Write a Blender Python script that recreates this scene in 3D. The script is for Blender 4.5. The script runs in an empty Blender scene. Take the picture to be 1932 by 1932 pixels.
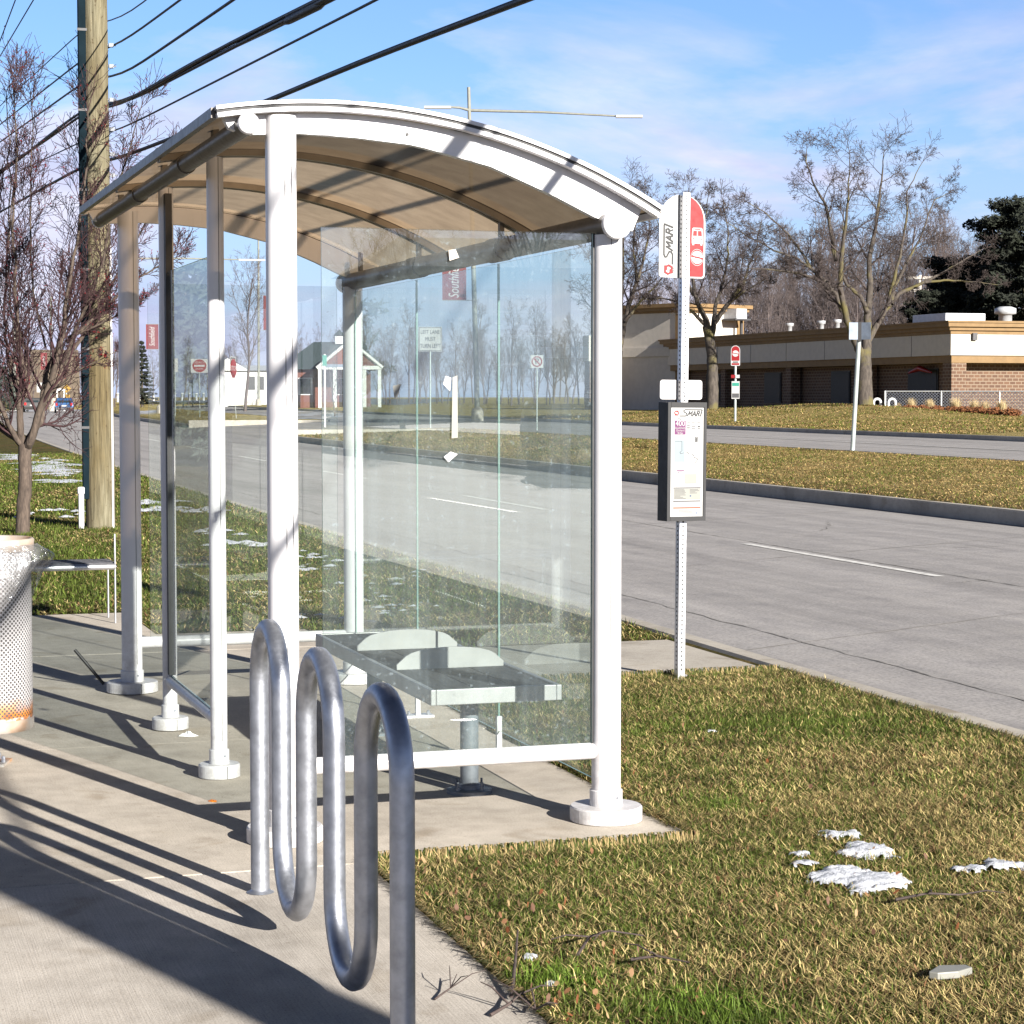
import bpy, math, random
import numpy as np
from mathutils import Vector, Matrix
S = bpy.context.scene
COL = S.collection
R = math.radians
PI = math.pi
random.seed(7)

# ------------------------------------------------------------------ camera frame (metres; the shelter's front left post stands at the origin)
FPX, YAW, PITCH = 3989.95, -0.3113, -0.055
CAM = Vector((-1.5291, -7.4212, 1.6))
_f = Vector((-math.sin(YAW)*math.cos(PITCH), math.cos(YAW)*math.cos(PITCH), math.sin(PITCH)))
_r = Vector((math.cos(YAW), math.sin(YAW), 0))
_u = _r.cross(_f)
def ray(u, v): return _f + _r*((u-966)/FPX) + _u*((966-v)/FPX)
def atd(u, v, d): return CAM + ray(u, v)*d

# ------------------------------------------------------------------ terrain
S_NEAR, S_MED, S_F1, S_F2 = 3.86, 13.05, 20.6, 27.2
def curve(Y):
    if Y < 0: return .012*Y
    if Y > 300: return .012*300+.0002*90000+(.012+.12)*(Y-300)
    return .012*Y+.0002*Y*Y
def zt(s, Y):
    if s < S_NEAR: return 0.0
    if s < S_MED: return -.10
    z = min(.08+.03*(s-S_MED), .64)
    if s > S_F2:
        k = min(1, (s-S_F2)/3); x = s+curve(Y)
        for (mx, my, h, a, b) in ((38.2, 68.6, .50, 2.4, 4.2), (37.6, 75.2, .44, 9.0, 2.2)):
            q = (x-mx)*.952-(Y-my)*.306; w = (x-mx)*.306+(Y-my)*.952
            z += k*h*math.exp(-(q/(a if q < 0 else b))**2-(w/(9 if w > 0 else 7))**2)
    elif s > S_F1: z -= .10
    return z
def ground_z(X, Y): return zt(X-curve(Y), Y)
def gp(u, v):
    """point of the terrain seen at (u, v) on the 1932 px photograph"""
    d = ray(u, v); t = 4.0
    while t < 900:
        p = CAM+d*t
        if p.z <= ground_z(p.x, p.y): return p
        t += .05 if t < 40 else .2
    return CAM+d*300

# ------------------------------------------------------------------ materials
def nodes(name):
    m = bpy.data.materials.new(name); m.use_nodes = True
    nt = m.node_tree
    return m, nt, nt.nodes, nt.links, nt.nodes['Principled BSDF']
def ramp(N, stops):
    r = N.new('ShaderNodeValToRGB'); e = r.color_ramp.elements
    while len(e) < len(stops): e.new(.5)
    for i, (p, c) in enumerate(stops):
        e[i].position = p; e[i].color = (*c, 1) if len(c) == 3 else c
    return r
def noise(N, L, scale, detail=4, vec=None, rough=.55, dist=0):
    n = N.new('ShaderNodeTexNoise'); n.inputs['Scale'].default_value = scale
    n.inputs['Detail'].default_value = detail; n.inputs['Roughness'].default_value = rough
    n.inputs['Distortion'].default_value = dist
    if vec is not None: L.new(vec, n.inputs['Vector'])
    return n
def coords(N, L, scale=(1,1,1), rot=(0,0,0), kind='Object'):
    t = N.new('ShaderNodeTexCoord'); mp = N.new('ShaderNodeMapping')
    mp.inputs['Scale'].default_value = scale; mp.inputs['Rotation'].default_value = rot
    L.new(t.outputs[kind], mp.inputs['Vector']); return mp.outputs[0]
def mixc(N, L, fac, a, b, mode='MIX'):
    m = N.new('ShaderNodeMix'); m.data_type = 'RGBA'; m.blend_type = mode
    for s, v in ((m.inputs[0], fac), (m.inputs[6], a), (m.inputs[7], b)):
        if hasattr(v, 'links'): L.new(v, s)
        elif isinstance(v, (int, float)): s.default_value = v
        else: s.default_value = (*v, 1) if len(v) == 3 else v
    return m.outputs[2]
def bump(N, L, h, strength, dist=.01, bs=None):
    b = N.new('ShaderNodeBump'); b.inputs['Strength'].default_value = strength; b.inputs['Distance'].default_value = dist
    L.new(h, b.inputs['Height'])
    if bs: L.new(b.outputs[0], bs.inputs['Normal'])
    return b
def pm(name, col, rough=.6, metal=0, var=.15, vscale=6, bmp=0, bscale=80, col2=None, scale=(1,1,1), spec=.5):
    """painted / plain surface with a little uneven tone and wear"""
    m, nt, N, L, B = nodes(name)
    v = coords(N, L, scale)
    n = noise(N, L, vscale, 5, v)
    c2 = col2 or tuple(max(0, c*(1-var*2)) for c in col)
    r = ramp(N, [(.3, c2), (.62, col)])
    L.new(n.outputs['Fac'], r.inputs[0]); L.new(r.outputs[0], B.inputs['Base Color'])
    n2 = noise(N, L, vscale*3.7, 3, v)
    mr = N.new('ShaderNodeMapRange'); mr.inputs[3].default_value = max(.02, rough-.12); mr.inputs[4].default_value = min(1, rough+.12)
    L.new(n2.outputs['Fac'], mr.inputs[0]); L.new(mr.outputs[0], B.inputs['Roughness'])
    B.inputs['Metallic'].default_value = metal; B.inputs['Specular IOR Level'].default_value = spec
    if bmp:
        n3 = noise(N, L, bscale, 4, v); bump(N, L, n3.outputs['Fac'], bmp, .01, B)
    return m
M = {}
M['white'] = pm('white_paint', (.66,.65,.67), .34, 0, .05, 3)
def grimy(m, lo, hi, col=(.20,.17,.14)):
    """splashed dirt that thins out with height, and fine scuffs"""
    nt = m.node_tree; N, L = nt.nodes, nt.links; B = N['Principled BSDF']; src = B.inputs['Base Color'].links[0].from_socket
    v = coords(N, L); sp = N.new('ShaderNodeSeparateXYZ'); L.new(v, sp.inputs[0])
    mr = N.new('ShaderNodeMapRange'); mr.inputs[1].default_value = lo; mr.inputs[2].default_value = hi; mr.inputs[3].default_value = .55; mr.inputs[4].default_value = .0; L.new(sp.outputs[2], mr.inputs[0])
    n = noise(N, L, 26, 6, v, .7); n2 = noise(N, L, 1, 5, coords(N, L, (40,40,2.5)), .7)
    r = ramp(N, [(.35, (0,)*3), (.65, (1,)*3)]); L.new(n.outputs['Fac'], r.inputs[0]); f = mixc(N, L, 1, mr.outputs[0], r.outputs[0], 'MULTIPLY')
    c = mixc(N, L, f, src, col); r2 = ramp(N, [(.58, (1,)*3), (.76, (.87,.86,.84))]); L.new(n2.outputs['Fac'], r2.inputs[0]); c = mixc(N, L, .8, c, r2.outputs[0], 'MULTIPLY')
    L.new(c, B.inputs['Base Color'])
grimy(M['white'], .05, .50)
M['whitebase'] = pm('white_casting', (.60,.59,.60), .45, 0, .08, 9, .08, 120)
grimy(M['whitebase'], .0, .14)
M['black'] = pm('black_rubber', (.012,.012,.014), .55, 0, .2)
M['dark'] = pm('dark_gap', (.03,.03,.032), .6, 0, .1)
M['steel'] = pm('galvanised_steel', (.43,.45,.50), .46, .88, .14, 22, .04, 90)
M['steel2'] = pm('brushed_steel', (.62,.62,.64), .38, .85, .1, 10)
M['alu'] = pm('bare_aluminium', (.40,.39,.395), .45, .45, .06, 7)
M['pedestal'] = pm('grey_pedestal', (.17,.185,.21), .5, .1, .2, 14, .1, 60)
M['plank'] = pm('dark_plank', (.092,.092,.102), .65, 0, .25, 9, .15, 60, scale=(6,1,6), spec=.2)
M['divider'] = pm('pale_divider', (.40,.39,.385), .45, 0, .10, 6)
M['signwhite'] = pm('sign_white', (.36,.36,.36), .4, 0, .03, 8)
M['red'] = pm('sign_red', (.20,.002,.004), .4, 0, .05, 8)
M['ink'] = pm('black_ink', (.010,.010,.012), .5, 0, .1)
M['grey'] = pm('grey_ink', (.055,.055,.06), .6, 0, .1)
M['purple'] = pm('purple_ink', (.10,.012,.08), .5, 0, .05)
M['paleblue'] = pm('pale_blue_ink', (.18,.22,.245), .5, 0, .05)
M['palegrey'] = pm('pale_grey_ink', (.22,.22,.20), .5, 0, .05)
M['orange'] = pm('orange_ink', (.22,.05,.012), .5, 0, .1)
M['yellow'] = pm('sign_yellow', (.27,.15,.003), .45, 0, .05)
M['banner'] = pm('red_banner', (.12,.004,.009), .6, 0, .1)
M['greensign'] = pm('green_sign', (.02,.22,.16), .5, 0, .1)
M['signback'] = pm('sign_back_metal', (.16,.19,.24), .5, .4, .15)
M['lamppole'] = pm('lamp_pole_concrete', (.20,.205,.18), .7, 0, .1, 5)
M['greypole'] = pm('grey_pole', (.40,.44,.43), .5, .3, .1)
M['cable'] = pm('cable_sheath', (.013,.013,.017), .55, 0, .2)
M['conduit'] = pm('dark_conduit', (.006,.014,.020), .85, 0, .2, 4, spec=.06)
M['brick'] = None
M['dullbrown'] = pm('far_brown_wall', (.11,.085,.062), .9, 0, .15, 1)
M['stucco'] = pm('cream_stucco', (.50,.46,.41), .85, 0, .05, 3)
M['tan'] = pm('tan_trim', (.20,.125,.055), .8, 0, .08, 3)
M['darkglass'] = pm('dark_window', (.010,.010,.012), .45, 0, .2, spec=.15)
M['roofdark'] = pm('dark_shingle', (.035,.055,.06), .9, 0, .3, 30)
M['clapboard'] = pm('white_clapboard', (0.56,0.56,0.55), .7, 0, .05)
M['redbrickfar'] = pm('red_brick_far', (.15,.055,.04), .9, 0, .25, 20)
M['unit'] = pm('rooftop_unit_paint', (0.48,0.50,0.53), .5, .2, .1)
M['snow'] = pm('snow', (.60,.62,.67), .5, 0, .10, 60, .5, 160, col2=(.40,.42,.47))
M['paper'] = pm('paper', (.80,.79,.77), .7, 0, .05)
M['leaf'] = pm('dry_leaf', (.30,.13,.05), .7, 0, .4, 30)
M['leaforange'] = pm('orange_leaf', (.75,.22,.02), .6, 0, .2, 30)
M['twig'] = pm('twig_bark', (.07,.05,.045), .8, 0, .3, 30)
M['berry'] = pm('berry', (.28,.012,.02), .45, 0, .3, 40)
M['carblue'] = pm('blue_car_paint', (.03,.09,.22), .25, .3, .1)
M['carglass'] = pm('car_glass', (.02,.03,.035), .08, 0, .1)
M['tyre'] = pm('tyre', (.02,.02,.02), .8, 0, .1)
M['lampred'] = pm('tail_lamp', (.5,.01,.01), .3, 0, .1)
M['vanwhite'] = pm('van_white', (0.56,0.57,0.58), .3, 0, .05)
M['whitefence'] = pm('white_fence', (0.61,0.62,0.62), .6, 0, .05)
M['bush'] = pm('rust_shrub', (.22,.08,.025), .9, 0, .4, 20)
M['drygrass'] = pm('dry_ornamental_grass', (.55,.42,.22), .9, 0, .3, 20)
M['whitepipe'] = pm('white_pvc', (.70,.69,.70), .4, 0, .05)
M['roofpipe'] = pm('bronze_pipe', (.10,.085,.07), .4, .1, .12, 9)
M['rib'] = pm('bronze_rib', (.27,.225,.175), .5, 0, .12, 9)

def bark(name, c1, c2, scale=14, lichen=None):
    m, nt, N, L, B = nodes(name)
    v = coords(N, L, (1,1,.25))
    n = noise(N, L, scale, 6, v, .65)
    r = ramp(N, [(.3, c1), (.65, c2)]); L.new(n.outputs['Fac'], r.inputs[0]); c = r.outputs[0]
    if lichen:
        n2 = noise(N, L, 1.1, 4, coords(N, L)); r2 = ramp(N, [(.5, (0,0,0)), (.62, (1,1,1))]); L.new(n2.outputs['Fac'], r2.inputs[0])
        c = mixc(N, L, r2.outputs[0], c, lichen)
    L.new(c, B.inputs['Base Color']); B.inputs['Roughness'].default_value = .9
    bump(N, L, n.outputs['Fac'], .5, .02, B)
    return m
M['bark'] = bark('grey_bark', (.025,.020,.017), (.085,.070,.058), 14, (.10,.085,.03))
M['barkred'] = bark('reddish_bark', (.028,.020,.016), (.105,.078,.060), 30)
M['twigs'] = pm('twigs', (.062,.046,.043), .9, 0, .25, 2)
M['twigsred'] = pm('reddish_twigs', (.050,.020,.023), .85, 0, .3, 3)
M['farbark'] = pm('far_tree_bark', (.115,.092,.088), .95, 0, .2, .5, col2=(.065,.050,.050))

def pole_wood():
    m, nt, N, L, B = nodes('weathered_pole_wood')
    v = coords(N, L, (9,9,.55))
    n = noise(N, L, 3.2, 8, v, .7); n2 = noise(N, L, 2.2, 4, coords(N, L, (1,1,.35)))
    r = ramp(N, [(.25, (.045,.037,.022)), (.45, (.135,.122,.077)), (.7, (.225,.208,.148))]); L.new(n.outputs['Fac'], r.inputs[0])
    r2 = ramp(N, [(.35, (.62,.52,.36)), (.65, (1,1,1))]); L.new(n2.outputs['Fac'], r2.inputs[0])
    c = mixc(N, L, 1, r.outputs[0], r2.outputs[0], 'MULTIPLY')
    n3 = noise(N, L, 26, 2, coords(N, L, (1,1,.6))); r3 = ramp(N, [(.66, (1,1,1)), (.72, (.45,.36,.25))]); L.new(n3.outputs['Fac'], r3.inputs[0])
    c = mixc(N, L, .8, c, r3.outputs[0], 'MULTIPLY')
    n4 = noise(N, L, 1, 6, coords(N, L, (75,75,2.2)), .7); r4 = ramp(N, [(.32, (.45,.42,.36)), (.5, (1,1,1)), (.7, (1.25,1.22,1.15))]); L.new(n4.outputs['Fac'], r4.inputs[0]); c = mixc(N, L, .85, c, r4.outputs[0], 'MULTIPLY')
    L.new(c, B.inputs['Base Color']); B.inputs['Roughness'].default_value = .9
    bump(N, L, n.outputs['Fac'], .6, .02, B)
    return m
M['pole'] = pole_wood()

def concrete(name, base, broom_rot=0.0, broom=.25):
    m, nt, N, L, B = nodes(name)
    v = coords(N, L)
    big = noise(N, L, 1.1, 6, v, .6); mid = noise(N, L, 9, 6, v, .65); fine = noise(N, L, 160, 3, v, .6)
    r = ramp(N, [(.3, tuple(c*.74 for c in base)), (.5, base), (.72, tuple(min(1, c*1.16) for c in base))]); L.new(big.outputs['Fac'], r.inputs[0])
    r2 = ramp(N, [(.3, (.80,.79,.78)), (.6, (1,1,1))]); L.new(mid.outputs['Fac'], r2.inputs[0])
    c = mixc(N, L, .8, r.outputs[0], r2.outputs[0], 'MULTIPLY')
    r3 = ramp(N, [(.32, (.62,.60,.58)), (.5, (1,1,1)), (.68, (1.12,1.1,1.08))]); L.new(fine.outputs['Fac'], r3.inputs[0])
    c = mixc(N, L, .75, c, r3.outputs[0], 'MULTIPLY')
    # dark leaf stains and gum spots
    st = noise(N, L, 3.1, 3, v, .5, .6); r4 = ramp(N, [(.60, (1,1,1)), (.72, (.66,.61,.54))]); L.new(st.outputs['Fac'], r4.inputs[0])
    c = mixc(N, L, .7, c, r4.outputs[0], 'MULTIPLY')
    sp_ = noise(N, L, 34, 2, v, .5); r6 = ramp(N, [(.70, (1,1,1)), (.76, (.60,.57,.54))]); L.new(sp_.outputs['Fac'], r6.inputs[0]); c = mixc(N, L, .8, c, r6.outputs[0], 'MULTIPLY')
    bn = noise(N, L, 1, 3, coords(N, L, (190,3,1), (0,0,broom_rot)))
    r5 = ramp(N, [(.35, (.84,.83,.82)), (.62, (1,1,1))]); L.new(bn.outputs['Fac'], r5.inputs[0])
    c = mixc(N, L, broom*2, c, r5.outputs[0], 'MULTIPLY')
    L.new(c, B.inputs['Base Color']); B.inputs['Roughness'].default_value = .88; B.inputs['Specular IOR Level'].default_value = .25
    b1 = bump(N, L, fine.outputs['Fac'], .25, .004)
    b2 = N.new('ShaderNodeBump'); b2.inputs['Strength'].default_value = broom; b2.inputs['Distance'].default_value = .004
    L.new(bn.outputs['Fac'], b2.inputs['Height']); L.new(b1.outputs[0], b2.inputs['Normal']); L.new(b2.outputs[0], B.inputs['Normal'])
    return m
M['concrete'] = concrete('pad_concrete', (.47,.425,.365), 0.0, .14)
M['sidewalk'] = concrete('broomed_concrete', (.51,.47,.42), .95, .36)
M['curb'] = concrete('curb_concrete', (.40,.37,.325), 0, .05)

def road_mat(name, base, dark=.72):
    m, nt, N, L, B = nodes(name)
    v = coords(N, L)
    streak = noise(N, L, 1, 5, coords(N, L, (1.6,.09,1), (0,0,-.03)), .6)
    streak2 = noise(N, L, 1, 6, coords(N, L, (7,.5,1), (0,0,.05)), .65, )
    big = noise(N, L, .25, 4, v); fine = noise(N, L, 42, 5, v, .75); mid = noise(N, L, 2.6, 7, v, .72)
    r = ramp(N, [(.28, tuple(c*dark for c in base)), (.55, base), (.8, tuple(c*1.12 for c in base))]); L.new(streak.outputs['Fac'], r.inputs[0])
    r1 = ramp(N, [(.3, (.86,.86,.87)), (.6, (1,1,1))]); L.new(streak2.outputs['Fac'], r1.inputs[0])
    c = mixc(N, L, .9, r.outputs[0], r1.outputs[0], 'MULTIPLY')
    r2 = ramp(N, [(.3, (.45,.45,.46)), (.5, (1,1,1)), (.7, (1.35,1.34,1.32))]); L.new(fine.outputs['Fac'], r2.inputs[0])
    c = mixc(N, L, .8, c, r2.outputs[0], 'MULTIPLY')
    r3 = ramp(N, [(.32, (.74,.74,.76)), (.5, (.98,.98,.98)), (.7, (1.12,1.11,1.09))]); L.new(mid.outputs['Fac'], r3.inputs[0])
    c = mixc(N, L, .7, c, r3.outputs[0], 'MULTIPLY')
    L.new(c, B.inputs['Base Color']); B.inputs['Roughness'].default_value = .85; B.inputs['Specular IOR Level'].default_value = .3
    bump(N, L, fine.outputs['Fac'], .3, .006, B)
    return m
M['road'] = road_mat('worn_road', (.31,.295,.288))
M['lot'] = road_mat('parking_asphalt', (.15,.165,.20))  # bluish shade and reflection over the lot are put into the asphalt colour
M['paint'] = pm('worn_road_paint', (.70,.69,.66), .7, 0, .3, 12, col2=(.36,.35,.34))
M['joint'] = pm('road_joint', (.10,.095,.09), .9, 0, .2, 6, col2=(.34,.32,.30))
M['jointpale'] = pm('pale_road_joint', (.36,.34,.32), .9, 0, .1, 1.6, col2=(.16,.15,.145))

def lawn_mat():
    m, nt, N, L, B = nodes('winter_lawn')
    v = coords(N, L)
    big = noise(N, L, .45, 5, v, .6); mid = noise(N, L, 5, 6, v, .7); fine = noise(N, L, 70, 5, coords(N, L, (1,.6,1)), .75)
    far = noise(N, L, 1.5, 3, coords(N, L, (.35,.35,1)), .6)
    r = ramp(N, [(.30, (.040,.040,.014)), (.48, (.085,.072,.026)), (.62, (.15,.115,.048)), (.8, (.22,.17,.08))]); L.new(mid.outputs['Fac'], r.inputs[0])
    r1 = ramp(N, [(.35, (.70,.95,.55)), (.6, (1.12,1,.95))]); L.new(big.outputs['Fac'], r1.inputs[0])
    c = mixc(N, L, .9, r.outputs[0], r1.outputs[0], 'MULTIPLY')
    r2 = ramp(N, [(.30, (.22,.22,.20)), (.5, (.9,.9,.88)), (.72, (1.8,1.7,1.45))]); L.new(fine.outputs['Fac'], r2.inputs[0])
    c = mixc(N, L, .9, c, r2.outputs[0], 'MULTIPLY')
    # across the road the turf is strawy
    sep = N.new('ShaderNodeSeparateXYZ'); L.new(v, sep.inputs[0])
    mr = N.new('ShaderNodeMapRange'); mr.inputs[1].default_value = 9; mr.inputs[2].default_value = 14; L.new(sep.outputs[0], mr.inputs[0])
    rs = ramp(N, [(.3, (.26,.21,.085)), (.55, (.43,.335,.155)), (.75, (.52,.42,.22))]); L.new(mid.outputs['Fac'], rs.inputs[0])
    tuft = noise(N, L, 6.5, 7, coords(N, L, (1,1.6,1)), .78, .4); rt = ramp(N, [(.34, (.34,.36,.30)), (.5, (.95,.95,.92)), (.66, (1.45,1.4,1.3))]); L.new(tuft.outputs['Fac'], rt.inputs[0])
    st = mixc(N, L, .85, rs.outputs[0], r2.outputs[0], 'MULTIPLY'); st = mixc(N, L, .85, st, rt.outputs[0], 'MULTIPLY')
    rf = ramp(N, [(.4, (.66,.74,.5)), (.62, (1,1,1))]); L.new(far.outputs['Fac'], rf.inputs[0])
    st = mixc(N, L, .8, st, rf.outputs[0], 'MULTIPLY')
    c = mixc(N, L, mr.outputs[0], c, st)
    L.new(c, B.inputs['Base Color']); B.inputs['Roughness'].default_value = 1; B.inputs['Specular IOR Level'].default_value = .1
    b0 = bump(N, L, tuft.outputs['Fac'], .8, .12); b1 = bump(N, L, fine.outputs['Fac'], .9, .03, B); L.new(b0.outputs[0], b1.inputs['Normal'])
    return m
M['lawn'] = lawn_mat()

def blade_mat():
    m, nt, N, L, B = nodes('grass_blades')
    a = N.new('ShaderNodeAttribute'); a.attribute_name = 'Col'
    L.new(a.outputs['Color'], B.inputs['Base Color']); B.inputs['Roughness'].default_value = .65; B.inputs['Specular IOR Level'].default_value = .25
    t = N.new('ShaderNodeBsdfTranslucent'); L.new(a.outputs['Color'], t.inputs[0])
    mx = N.new('ShaderNodeMixShader'); mx.inputs[0].default_value = .25
    L.new(B.outputs[0], mx.inputs[1]); L.new(t.outputs[0], mx.inputs[2])
    L.new(mx.outputs[0], N['Material Output'].inputs[0])
    return m
M['blades'] = blade_mat()

def brick_mat():
    m, nt, N, L, B = nodes('brown_brick')
    t = N.new('ShaderNodeTexCoord'); sep = N.new('ShaderNodeSeparateXYZ'); L.new(t.outputs['Object'], sep.inputs[0])
    ad = N.new('ShaderNodeMath'); ad.operation = 'ADD'; L.new(sep.outputs[0], ad.inputs[0]); L.new(sep.outputs[1], ad.inputs[1])
    cb = N.new('ShaderNodeCombineXYZ'); L.new(ad.outputs[0], cb.inputs[0]); L.new(sep.outputs[2], cb.inputs[1])
    b = N.new('ShaderNodeTexBrick'); b.inputs['Scale'].default_value = 1; L.new(cb.outputs[0], b.inputs['Vector'])
    b.inputs['Color1'].default_value = (.125,.068,.04,1); b.inputs['Color2'].default_value = (.08,.043,.028,1); b.inputs['Mortar'].default_value = (.19,.145,.105,1)
    b.inputs['Brick Width'].default_value = .34; b.inputs['Row Height'].default_value = .17; b.inputs['Mortar Size'].default_value = .022
    L.new(b.outputs['Color'], B.inputs['Base Color']); B.inputs['Roughness'].default_value = .9
    return m
M['brick'] = brick_mat()

def glass_mat(name, tint, dust, dustcol=(.50,.60,.61), refl=.13):
    """dusty sheet glass: clear, a mirror at the angle, a film of dried dirt"""
    m, nt, N, L, B = nodes(name)
    N.remove(B)
    tr = N.new('ShaderNodeBsdfTransparent'); tr.inputs[0].default_value = (*tint, 1)
    gl = N.new('ShaderNodeBsdfGlossy'); gl.inputs['Roughness'].default_value = .0; gl.inputs[0].default_value = (1,1,1,1)
    df = N.new('ShaderNodeBsdfDiffuse'); df.inputs[0].default_value = (*dustcol, 1)
    tl = N.new('ShaderNodeBsdfTranslucent'); tl.inputs[0].default_value = (*dustcol, 1)
    dd = N.new('ShaderNodeMixShader'); dd.inputs[0].default_value = .4; L.new(df.outputs[0], dd.inputs[1]); L.new(tl.outputs[0], dd.inputs[2])
    lw = N.new('ShaderNodeLayerWeight'); lw.inputs['Blend'].default_value = .5
    pw = N.new('ShaderNodeMath'); pw.operation = 'POWER'; pw.inputs[1].default_value = 5; L.new(lw.outputs['Facing'], pw.inputs[0])
    ma = N.new('ShaderNodeMath'); ma.operation = 'MULTIPLY_ADD'; ma.inputs[1].default_value = .84; ma.inputs[2].default_value = refl; L.new(pw.outputs[0], ma.inputs[0])
    v = coords(N, L)
    n1 = noise(N, L, 2.2, 6, v, .7); n2 = noise(N, L, 55, 2, v); n3 = noise(N, L, 1, 4, coords(N, L, (25,25,.8)))
    r1 = ramp(N, [(.3, (.35,)*3), (.7, (1,)*3)]); L.new(n1.outputs['Fac'], r1.inputs[0])
    r2 = ramp(N, [(.62, (1,)*3), (.75, (3.2,)*3)]); L.new(n2.outputs['Fac'], r2.inputs[0])
    r3 = ramp(N, [(.4, (.8,)*3), (.7, (1.35,)*3)]); L.new(n3.outputs['Fac'], r3.inputs[0])
    c = mixc(N, L, 1, r1.outputs[0], r2.outputs[0], 'MULTIPLY'); c = mixc(N, L, 1, c, r3.outputs[0], 'MULTIPLY')
    mu = N.new('ShaderNodeMath'); mu.operation = 'MULTIPLY'; mu.inputs[1].default_value = dust; mu.use_clamp = True; L.new(c, mu.inputs[0])
    m1 = N.new('ShaderNodeMixShader'); L.new(ma.outputs[0], m1.inputs[0]); L.new(tr.outputs[0], m1.inputs[1]); L.new(gl.outputs[0], m1.inputs[2])
    m2 = N.new('ShaderNodeMixShader'); L.new(mu.outputs[0], m2.inputs[0]); L.new(m1.outputs[0], m2.inputs[1]); L.new(dd.outputs[0], m2.inputs[2])
    L.new(m2.outputs[0], N['Material Output'].inputs[0])
    return m
M['glass'] = glass_mat('dusty_glass', (.86,.925,.905), .075, (.42,.58,.60))
M['glassfront'] = glass_mat('front_glass', (.86,.925,.91), .115, (.46,.57,.63), .18)
M['glassclean'] = glass_mat('side_glass', (.90,.935,.93), .06)
M['glassedge'] = pm('glass_edge', (.16,.27,.24), .25, 0, .05)

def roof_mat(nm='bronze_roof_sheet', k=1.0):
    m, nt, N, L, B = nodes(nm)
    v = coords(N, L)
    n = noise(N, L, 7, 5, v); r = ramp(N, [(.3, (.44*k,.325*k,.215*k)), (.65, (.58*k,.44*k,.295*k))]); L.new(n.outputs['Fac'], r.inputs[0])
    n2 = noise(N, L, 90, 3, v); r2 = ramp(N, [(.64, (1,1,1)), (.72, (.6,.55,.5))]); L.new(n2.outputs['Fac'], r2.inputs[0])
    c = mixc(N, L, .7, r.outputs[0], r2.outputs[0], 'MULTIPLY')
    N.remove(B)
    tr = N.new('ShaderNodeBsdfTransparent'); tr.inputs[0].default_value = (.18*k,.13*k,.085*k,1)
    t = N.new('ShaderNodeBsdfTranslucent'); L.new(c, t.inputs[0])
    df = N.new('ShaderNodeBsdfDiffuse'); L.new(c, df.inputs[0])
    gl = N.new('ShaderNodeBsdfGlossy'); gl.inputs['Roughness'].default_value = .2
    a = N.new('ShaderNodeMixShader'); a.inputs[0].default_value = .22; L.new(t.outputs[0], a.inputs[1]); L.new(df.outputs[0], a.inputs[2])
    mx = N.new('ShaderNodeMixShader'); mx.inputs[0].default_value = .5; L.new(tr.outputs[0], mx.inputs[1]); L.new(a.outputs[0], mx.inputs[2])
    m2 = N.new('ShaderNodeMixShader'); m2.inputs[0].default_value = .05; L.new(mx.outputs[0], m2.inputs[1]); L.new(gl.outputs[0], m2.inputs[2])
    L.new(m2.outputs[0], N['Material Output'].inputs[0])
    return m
M['roof'] = roof_mat(); M['rooffront'] = roof_mat('front_roof_sheet', .42)  # front bay: same bronze sheet with all its colours scaled darker

def bin_mat():
    m, nt, N, L, B = nodes('perforated_bin_steel')
    t = N.new('ShaderNodeTexCoord'); mp = N.new('ShaderNodeMapping'); mp.inputs['Rotation'].default_value = (0,0,PI/4); L.new(t.outputs['UV'], mp.inputs[0])
    vo = N.new('ShaderNodeTexVoronoi'); vo.voronoi_dimensions = '2D'; vo.inputs['Scale'].default_value = 70; vo.inputs['Randomness'].default_value = 0; L.new(mp.outputs[0], vo.inputs['Vector'])
    lt = N.new('ShaderNodeMath'); lt.operation = 'LESS_THAN'; lt.inputs[1].default_value = .36; L.new(vo.outputs['Distance'], lt.inputs[0])
    v = coords(N, L); sep = N.new('ShaderNodeSeparateXYZ'); L.new(v, sep.inputs[0])
    n = noise(N, L, 7, 5, v); ma = N.new('ShaderNodeMath'); ma.operation = 'MULTIPLY_ADD'; ma.inputs[1].default_value = .16; L.new(n.outputs['Fac'], ma.inputs[0]); 
    sb = N.new('ShaderNodeMath'); sb.operation = 'SUBTRACT'; L.new(sep.outputs[2], sb.inputs[0]); L.new(ma.outputs[0], sb.inputs[1]); ma.inputs[2].default_value = 0
    rr = ramp(N, [(.10, (1,1,1)), (.165, (1,1,1)), (.215, (.0,.0,.0)), (1, (0,0,0))]); L.new(sb.outputs[0], rr.inputs[0])
    r0 = ramp(N, [(.35, (.24,.055,.008)), (.6, (.55,.20,.03))]); L.new(noise(N, L, 14, 5, v).outputs['Fac'], r0.inputs[0])
    # the band itself keeps flaking white paint low down
    rb = ramp(N, [(0, (0,0,0)), (.215, (0,0,0)), (.222, (1,1,1)), (1, (1,1,1))]); L.new(sep.outputs[2], rb.inputs[0])
    nb = noise(N, L, 24, 5, v); rnb = ramp(N, [(.46, (0,0,0)), (.54, (.9,.9,.9))]); L.new(nb.outputs['Fac'], rnb.inputs[0])
    inv = mixc(N, L, rb.outputs[0], rnb.outputs[0], (1,1,1))
    fac = mixc(N, L, 1, rr.outputs[0], inv, 'MULTIPLY')
    c = mixc(N, L, fac, (.36,.355,.365), r0.outputs[0])
    hb = mixc(N, L, 1, lt.outputs[0], rb.outputs[0], 'MULTIPLY')
    c = mixc(N, L, hb, c, (.05,.045,.045))
    L.new(c, B.inputs['Base Color']); B.inputs['Roughness'].default_value = .5
    return m
M['bin'] = bin_mat()
M['rim'] = pm('rusty_white_rim', (.36,.345,.32), .5, 0, .2, 5, col2=(.34,.16,.05))
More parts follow.
